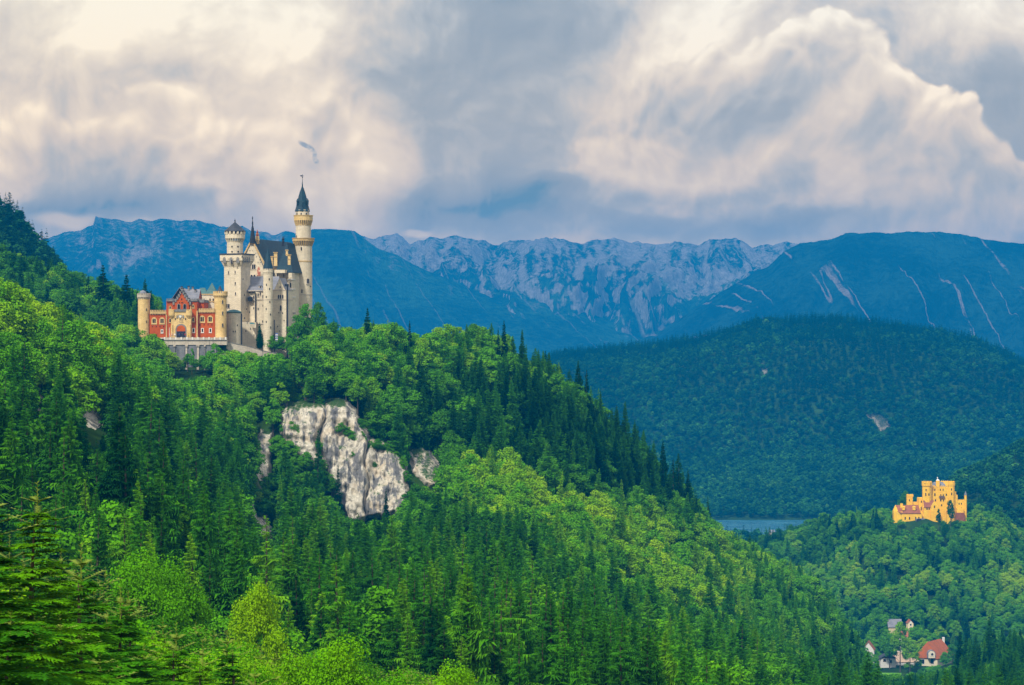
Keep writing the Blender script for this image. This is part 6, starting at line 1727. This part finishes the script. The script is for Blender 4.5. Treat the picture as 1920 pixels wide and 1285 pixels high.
# ------------------------------------------------------------------ the yellow castle
def Q5(x, y): return 1640+x/9.6, 870+y/9.6
def yellow_castle():
    O = Vector((xat(1742, 1950), 1950.0, -146.0)); root = empty('castle', O)
    tag(root, 'bright yellow castle with square battlemented towers and red roofed wing on the low wooded hill', 'castle')
    B0 = -166.0
    def bx(g, x0, x1, y0, y1, d, dp, m=M_yellow, q=Q5):
        a = xat(q(x0, 0)[0], d); b = xat(q(x1, 0)[0], d); g.box((a+b)/2, d+dp/2, b-a, dp, B0 if y1 is None else zat(q(0, y1)[1], d), zat(q(0, y0)[1], d), m)
        return rect((a+b)/2, d+dp/2, b-a, dp), zat(q(0, y0)[1], d)
    def octo(g, xc, rz, y0, y1, d, m=M_yellow):
        c = xat(Q5(xc, 0)[0], d); r = rz/9.6/F*d/math.cos(PI/8)
        g.profile(c, d, [(r, B0 if y1 is None else zat(Q5(0, y1)[1], d)), (r, zat(Q5(0, y0)[1], d))], 8, m, PI/8); return c, r
    def W(part, x, y, w_, h, d, sur=None): p = Q5(x, y); window(part, O, p[0], p[1], w_, h, flatp(d), sur, grow_=.2)
    # keep
    g = Geo(); bx(g, 1025, 1345, 415, None, 1950, 16); keep = g.build('keep', root, O); keep['label'] = 'tall main block with battlements'
    g = Geo(); P = rect(xat(Q5(1185, 0)[0], 1958), 1958, 14, 16.3); zt = zat(Q5(0, 415)[1], 1950); g.merlons(P, zt, 1.1, .9, .8, .5, M_yellow); g.build('battlement', keep, O)
    g = Geo(); P = rect(xat(Q5(1150, 0)[0], 1958), 1959, 12, 11); g.gable([P[1], P[2], P[3], P[0]], zt-.2, zat(Q5(0, 335)[1], 1955), M_slate_grey, 1, .1, 2.5); g.build('roof', keep, O)
    g = Geo(); c = xat(Q5(1135, 0)[0], 1954); g.box(c, 1954, 2.6, 2.6, zt, zat(Q5(0, 300)[1], 1954), M_yellow); g.pyramid(rect(c, 1954, 2.8, 2.8), zat(Q5(0, 300)[1], 1954), zat(Q5(0, 262)[1], 1954), M_plaster); g.profile(c-.2, 1954, [(.25, zat(Q5(0, 265)[1], 1954)), (.45, zat(Q5(0, 250)[1], 1954)), (.1, zat(Q5(0, 235)[1], 1954))], 8, M_plaster); g.build('lantern', keep, O)
    for x, y, w_, h in ((1083, 465, .9, 1.8), (1183, 465, .7, 1.6), (1232, 465, .7, 1.6), (1083, 552, 1.0, 2.2), (1095, 655, .9, 1.8), (1190, 655, 1.0, 1.8), (1238, 655, .8, 1.8), (1205, 742, .9, 1.8), (1290, 555, .9, 1.8), (1190, 560, .9, 1.2), (1235, 560, .9, 1.2)): W(keep, x, y, w_, h, 1950)
    g = Geo(); bx(g, 1165, 1262, 580, 612, 1948.6, 1.4, M_wood); g.build('balcony', keep, O)
    # left octagonal tower
    g = Geo(); c, r = octo(g, 940, 78, 400, None, 1948.5); lt = g.build('octagonal_tower', root, O); lt['label'] = 'left octagonal tower of the keep'
    g = Geo(); rr = 88/9.6/F*1948.5/math.cos(PI/8); g.profile(c, 1948.5, [(r, zat(Q5(0, 412)[1], 1948)), (rr, zat(Q5(0, 392)[1], 1948)), (rr, zat(Q5(0, 335)[1], 1948))], 8, M_yellow, PI/8)
    PP = [(c+rr*math.cos(2*PI*i/8+PI/8), 1948.5+rr*math.sin(2*PI*i/8+PI/8)) for i in range(8)]; g.merlons(PP, zat(Q5(0, 335)[1], 1948), .9, .8, .6, .4, M_yellow); g.build('battlement', lt, O)
    for x, y, h in ((925, 470, 1.8), (920, 552, 2.4), (975, 552, 2.0), (965, 355, .7), (905, 355, .7)): W(lt, x, y, .8, h, 1948.5-r*.93)
    # right tower
    g = Geo(); c, r = octo(g, 1385, 50, 330, None, 1949.5); rt = g.build('octagonal_tower', root, O); rt['label'] = 'right octagonal tower of the keep'
    g = Geo(); rr = r*1.12; PP = [(c+rr*math.cos(2*PI*i/8+PI/8), 1949.5+rr*math.sin(2*PI*i/8+PI/8)) for i in range(8)]; g.profile(c, 1949.5, [(r, zat(Q5(0, 405)[1], 1949)), (rr, zat(Q5(0, 390)[1], 1949)), (rr, zat(Q5(0, 332)[1], 1949))], 8, M_yellow, PI/8); g.merlons(PP, zat(Q5(0, 332)[1], 1949), .9, .8, .6, .4, M_yellow); g.build('battlement', rt, O)
    for x, y, h in ((1383, 460, 1.8), (1385, 540, 2.2)): W(rt, x, y, .8, h, 1949.5-r*.93)
    g = Geo(); bx(g, 1195, 1330, 330, 500, 1962, 5); P = rect(xat(Q5(1262, 0)[0], 1964.5), 1964.5, 6, 5); g.merlons(P, zat(Q5(0, 330)[1], 1962), .9, .8, .6, .4, M_yellow); g.build('rear_tower', root, O)
    # right steps down to the thin turret
    g = Geo(); bx(g, 1425, 1465, 500, None, 1950.5, 9); bx(g, 1465, 1492, 560, None, 1951, 8); sb = g.build('stair_block', root, O)
    g = Geo(); bx(g, 1490, 1618, 665, None, 1951, 5); P = rect(xat(Q5(1554, 0)[0], 1953.5), 1953.5, 5.8, 5); g.merlons(P, zat(Q5(0, 665)[1], 1951), .7, .7, .5, .4, M_yellow); gt = g.build('court_wall', root, O)
    for x, y in ((1520, 720), (1562, 718), (1560, 800)): W(gt, x, y, .8, 1.4, 1951)
    g = Geo(); c = xat(Q5(1636, 0)[0], 1951); g.profile(c, 1951, [(1.05, B0), (1.0, zat(Q5(0, 560)[1], 1951))], 12, M_yellow); tt_ = g.build('thin_turret', root, O)
    g = Geo(); g.profile(c, 1951, [(1.25, zat(Q5(0, 562)[1], 1951)), (1.15, zat(Q5(0, 552)[1], 1951)), (.1, zat(Q5(0, 488)[1], 1951))], 12, M_slate_grey); g.build('cone_roof', tt_, O)
    g = Geo(); bx(g, 1470, 1620, 880, None, 1947, 3, M_tile_old); bx(g, 1480, 1600, 800, None, 1948.5, 2.5); g.build('outer_wall', root, O)
    # left slim tower
    g = Geo(); bx(g, 585, 685, 565, None, 1956, 4.6); st = g.build('square_tower', root, O); st['label'] = 'slim square tower left of the keep'
    g = Geo(); P = rect(xat(Q5(635, 0)[0], 1958.3), 1958.3, 4.9, 4.9); g.prism(P, zat(Q5(0, 590)[1], 1956), zat(Q5(0, 565)[1], 1956)+.01, M_yellow); g.merlons(P, zat(Q5(0, 565)[1], 1956), .6, .8, .6, .4, M_yellow); g.build('battlement', st, O); W(st, 625, 655, .6, 1.8, 1956)
    # stepped block between
    g = Geo(); bx(g, 795, 885, 615, None, 1950, 9); bx(g, 700, 800, 690, None, 1954, 6); bx(g, 805, 900, 880, None, 1944.5, 6); mb = g.build('middle_block', root, O)
    for x, y in ((840, 680), (838, 790), (838, 820)): W(mb, x, y, .8, 1.7, 1950)
    # chapel wing with red roof
    g = Geo(); a, b = xat(Q5(490, 0)[0], 1941), xat(Q5(850, 0)[0], 1941); g.prism([(a, 1941), (b, 1941), (b, 1951), (a-4, 1951)], B0, zat(Q5(0, 885)[1], 1941), M_yellow)
    a2 = xat(Q5(345, 0)[0], 1945); b2 = xat(Q5(480, 0)[0], 1942); g.prism([(a2, 1945), (b2+1, 1941.6), (b2+1, 1951), (a2, 1952)], B0, zat(Q5(0, 860)[1], 1943), M_yellow)
    g.pyramid([(a2, 1945), (a2+3.4, 1944), (a2+3.4, 1951), (a2, 1952)], zat(Q5(0, 860)[1], 1943), zat(Q5(0, 735)[1], 1946), M_yellow, (a2+1.4, 1946))
    wg = g.build('long_wing', root, O); wg['label'] = 'long lower wing with red tiled roof'
    g = Geo(); a, b = xat(Q5(385, 0)[0], 1946), xat(Q5(805, 0)[0], 1946)
    V = [(a+3, 1940.6, zat(Q5(0, 885)[1], 1941)), (b+.3, 1940.6, zat(Q5(0, 885)[1], 1941)), (b, 1951.5, zat(Q5(0, 742)[1], 1950)), (a+.5, 1951.5, zat(Q5(0, 745)[1], 1950)), (a-1, 1947, zat(Q5(0, 820)[1], 1946))]
    g.add(V+[(x, y, z-.5) for x, y, z in V], [(0, 1, 2, 3, 4), (9, 8, 7, 6, 5), (0, 5, 6, 1), (1, 6, 7, 2), (2, 7, 8, 3), (3, 8, 9, 4), (4, 9, 5, 0)], M_tile_old); g.build('roof', wg, O)
    for x in (525, 712):
        g = Geo(); bx(g, x-22, x+22, 775, 835, 1943, 4); c = xat(Q5(x, 0)[0], 1945); g.pyramid(rect(c, 1945, 2.4, 4.4), zat(Q5(0, 775)[1], 1943), zat(Q5(0, 757)[1], 1945), M_yellow); g.build('dormer', wg, O)
    for x, y, w_, h in ((487, 725, 1.8, 3.4),): 
        g = Geo(); bx(g, 465, 510, 715, 800, 1948, 2); g.build('chimney', wg, O)
    for x in (550, 628, 738, 795): W(wg, x, 980, .9, 2.4, 1941)
    # small gabled house with purple roof
    g = Geo(); bx(g, 885, 1010, 775, None, 1943, 6); hs = g.build('gabled_house', root, O)
    g = Geo(); P = rect(xat(Q5(975, 0)[0], 1946), 1946, 8.4, 6.4); g.gable([P[1], P[2], P[3], P[0]], zat(Q5(0, 775)[1], 1943), zat(Q5(0, 662)[1], 1946), M_tile_old, 1, .3); g.build('roof', hs, O)
    g = Geo(); c = xat(Q5(1078, 0)[0], 1942); P = rect(c, 1945, 6.0, 7); g.prism(P, B0, zat(Q5(0, 770)[1], 1942), M_yellow)
    g.add([(c-3, 1941.5, zat(Q5(0, 770)[1], 1942)), (c+3, 1941.5, zat(Q5(0, 770)[1], 1942)), (c-.3, 1941.5, zat(Q5(0, 668)[1], 1942)), (c-3, 1942.5, zat(Q5(0, 770)[1], 1942)), (c+3, 1942.5, zat(Q5(0, 770)[1], 1942)), (c-.3, 1942.5, zat(Q5(0, 668)[1], 1942))], [(0, 1, 2), (5, 4, 3), (0, 2, 5, 3), (1, 4, 5, 2)], M_yellow); g.build('gable', hs, O)
    for x in (942, 980): W(hs, x, 805, 1.0, 1.9, 1943)
    W(hs, 1078, 770, .9, 2.0, 1941.5)
    # gate arch and little pavilion
    g = Geo(); c = xat(Q5(1335, 0)[0], 1944); g.box(c, 1945, 3.0, 3.0, B0, zat(Q5(0, 865)[1], 1944), M_yellow); pv_ = g.build('pavilion', root, O)
    g = Geo(); g.pyramid(rect(c, 1945, 3.6, 3.6), zat(Q5(0, 865)[1], 1944), zat(Q5(0, 805)[1], 1944), M_tile_old); g.build('roof', pv_, O)
    g = Geo(); bx(g, 745, 900, 985, None, 1937, 2.5, M_slate_grey); ga = g.build('gate_arch', root, O); P_, n_ = hit(flatp(1937), Q5(800, 0)[0]); g = Geo(); slab(g, P_, n_, zat(Q5(0, 1140)[1], 1937), arch_pts(4.6, 7.0), 0, .1, M_gate); g.build('gateway', ga, O)
yellow_castle()

# ------------------------------------------------------------------ village
def Q6(x, y): return 1580+x/7.68, 1130+y/7.68
VZ = -226.5
def village():
    D = 1680.0
    # red roofed house
    O = Vector((xat(1745, D), D+5, VZ)); r = empty('house', O); tag(r, 'cream house with steep red tiled roof and round arched dormer', 'house')
    P = corner(Q6(1365, 0)[0], D, 34, 17.0, 27.0)
    zE = zat(Q6(0, 795)[1], D); g = Geo(); g.prism(P, VZ-4, zE, flat('cream_render', (0.70, 0.62, 0.44))); wl = g.build('wall', r, O)
    g = Geo(); g.gable(P, zE, zat(Q6(0, 572)[1], D+6), M_tile, 0, .8, 3.0); rf = g.build('roof', r, O)
    g = Geo(); c = xat(Q6(1450, 0)[0], D+28); g.box(c, D+28, 1.6, 1.6, zE+3, zat(Q6(0, 500)[1], D+28), M_plaster); g.build('chimney', rf, O)
    g = Geo(); c = Q6(1283, 0)[0]; P_ = Vector((xat(c, D-.6), D-.6)); slab(g, P_, Vector((0, -1)), zE-.3, arch_pts(5.4, 5.6, True, 10), -5.0, -.3, M_slate_grey); slab(g, P_, Vector((0, -1)), zE-.2, arch_pts(4.6, 5.0, True, 10), -.3, .05, flat('dormer_cream', (0.72, 0.64, 0.48))); dm = g.build('dormer', r, O)
    window(dm, O, Q6(1290, 0)[0], Q6(0, 745)[1], 1.6, 1.7, flatp(D-.65), M_plaster)
    for x in (1155, 1290): window(wl, O, Q6(x, 0)[0], Q6(0, 850)[1], 2.4, 3.2, front(P), M_plaster, arch=False)
    # small gabled house
    O = Vector((xat(Q6(660, 0)[0], D), D, VZ)); r = empty('house', O); tag(r, 'small white house with a dark low gable roof', 'house')
    P = corner(Q6(765, 0)[0], D-4, 0, 10.5, 9); g = Geo(); g.prism(P, VZ-4, zat(Q6(0, 805)[1], D-4), M_plaster); wl = g.build('wall', r, O)
    g = Geo(); g.gable(P, zat(Q6(0, 800)[1], D-4), zat(Q6(0, 742)[1], D-4), M_slate_dark, 0, .9, wall=M_wood); g.build('roof', r, O)
    window(wl, O, Q6(603, 0)[0], Q6(0, 830)[1], 1.5, 1.6, front(P), M_wood, arch=False); window(wl, O, Q6(690, 0)[0], Q6(0, 850)[1], 1.3, 1.6, front(P), M_wood, arch=False)
    # house with half timbered gable behind, beige roof
    O = Vector((xat(Q6(850, 0)[0], D+14), D+14, VZ)); r = empty('house', O); tag(r, 'long house with pale beige roof between the white and the red roofed house', 'house')
    P = corner(Q6(1060, 0)[0], D+8, 0, 15.5, 8); g = Geo(); g.prism(P, VZ-4, zat(Q6(0, 850)[1], D+8), M_plaster); wl = g.build('wall', r, O)
    g = Geo(); g.gable(P, zat(Q6(0, 845)[1], D+8), zat(Q6(0, 712)[1], D+12), flat('beige_roof', (0.50, 0.36, 0.26)), 1, .5, 1.2); g.build('roof', r, O)
    P = corner(Q6(812, 0)[0], D+16, 0, 7.0, 8); g = Geo(); g.prism(P, VZ-4, zat(Q6(0, 690)[1], D+16), M_plaster); g.build('tower_block', r, O)
    g = Geo(); g.gable(P, zat(Q6(0, 690)[1], D+16), zat(Q6(0, 640)[1], D+16), M_slate_dark, 0, .8, wall=M_plaster); g.build('gable_roof', r, O)
    # left house
    O = Vector((xat(Q6(390, 0)[0], D+2), D+2, VZ)); r = empty('house', O); tag(r, 'white house with brown roof half hidden in trees at the left of the village', 'house')
    P = corner(Q6(450, 0)[0], D, 12, 8.0, 10); g = Geo(); g.prism(P, VZ-4, zat(Q6(0, 680)[1], D), M_plaster); wl = g.build('wall', r, O)
    g = Geo(); g.gable(P, zat(Q6(0, 680)[1], D), zat(Q6(0, 560)[1], D+4), M_tile_old, 0, .6, wall=M_plaster); g.build('roof', r, O)
    window(wl, O, Q6(370, 0)[0], Q6(0, 740)[1], 1.2, 1.6, front(P), M_wood, arch=False)
    # grey roofed house
    O = Vector((xat(Q6(770, 0)[0], D+62), D+62, VZ)); r = empty('house', O); tag(r, 'house with a plain grey roof standing above the village', 'house')
    dd = D+62; P = corner(Q6(850, 0)[0], dd, 0, 9.5, 9); g = Geo(); g.prism(P, VZ-4, zat(Q6(0, 352)[1], dd), flat('yellowish_render', (0.6, 0.5, 0.3))); wl = g.build('wall', r, O)
    g = Geo(); g.gable(P, zat(Q6(0, 350)[1], dd), zat(Q6(0, 243)[1], dd+4), M_slate_grey, 1, .5); g.build('roof', r, O)
    for x in (790, 825): window(wl, O, Q6(x, 0)[0], Q6(0, 378)[1], 1.0, 1.2, front(P), M_plaster, arch=False)
    O = Vector((xat(Q6(980, 0)[0], dd), dd, VZ)); r = empty('house', O); tag(r, 'narrow cream house front showing between two trees behind the village', 'house')
    P = corner(Q6(1018, 0)[0], dd-4, 0, 3.9*1.0, 8); g = Geo(); g.prism(P, VZ-4, zat(Q6(0, 300)[1], dd-4), flat('cream_front', (0.8, 0.68, 0.42))); wl = g.build('wall', r, O)
    g = Geo(); g.gable(P, zat(Q6(0, 300)[1], dd-4), zat(Q6(0, 255)[1], dd-4), M_tile_old, 0, .3, wall=M_plaster); g.build('roof', r, O)
    for y in (320, 370): window(wl, O, Q6(980, 0)[0], Q6(0, y)[1], 1.0, 1.3, front(P), M_plaster, arch=False)
    # brown roof strip above the beige house
    O = Vector((xat(Q6(870, 0)[0], D+40), D+40, VZ)); r = empty('house', O); tag(r, 'low house with brown roof right under the grey roofed one', 'house')
    dd = D+40; P = corner(Q6(935, 0)[0], dd, 10, 6.0, 9); g = Geo(); g.prism(P, VZ-4, zat(Q6(0, 490)[1], dd), M_plaster); g.build('wall', r, O)
    g = Geo(); g.gable(P, zat(Q6(0, 490)[1], dd), zat(Q6(0, 415)[1], dd+4), M_tile_old, 1, .5); g.build('roof', r, O)
    # lawns
    def m_lawn(w, b, out):
        n = w.noise(w.node('ShaderNodeNewGeometry').outputs['Position'], .4, 4, .6)
        w.l.new(w.mix(w.rng(n, .3, .7), (0.07, 0.24, 0.008), (0.12, 0.32, 0.012)), b.inputs['Base Color'])
    ML = mat('mown_lawn', m_lawn)
    gx_, gy_ = np.meshgrid(np.linspace(1652, 1690, 30), np.linspace(1560, 1650, 30))
    gz_ = ground_z(gx_, gy_)+.25
    lo = link('lawn', grid_mesh('lawn', (gx_-CX)/F*gy_, gy_, gz_, [ML])); tag(lo, 'bright mown lawn between the village houses', kind='structure')
    # little yellow house and pale boathouse near the lake
    for nm_, px_, py_, d_, w_, h_, mw, mr, lab in (('house', 1530, 1010, 1990, 4.5, 5, M_yellow, M_tile_old, 'tiny yellow house among the trees left of the yellow castle'), ('house', 1447, 999, 2560, 6, 5, M_pale, M_slate_grey, 'pale house at the lake shore')):
        zz_ = zat(py_, d_)-h_/2; O = Vector((xat(px_, d_), d_, zz_)); r = empty(nm_, O); tag(r, lab, 'house')
        P = corner(px_+w_/2*F/d_, d_, 5, w_, w_); g = Geo(); g.prism(P, zz_-12, zz_+h_*.6, mw); wl = g.build('wall', r, O)
        g = Geo(); g.gable(P, zz_+h_*.6, zz_+h_, mr, 1, .4, wall=mw); g.build('roof', r, O)
village()
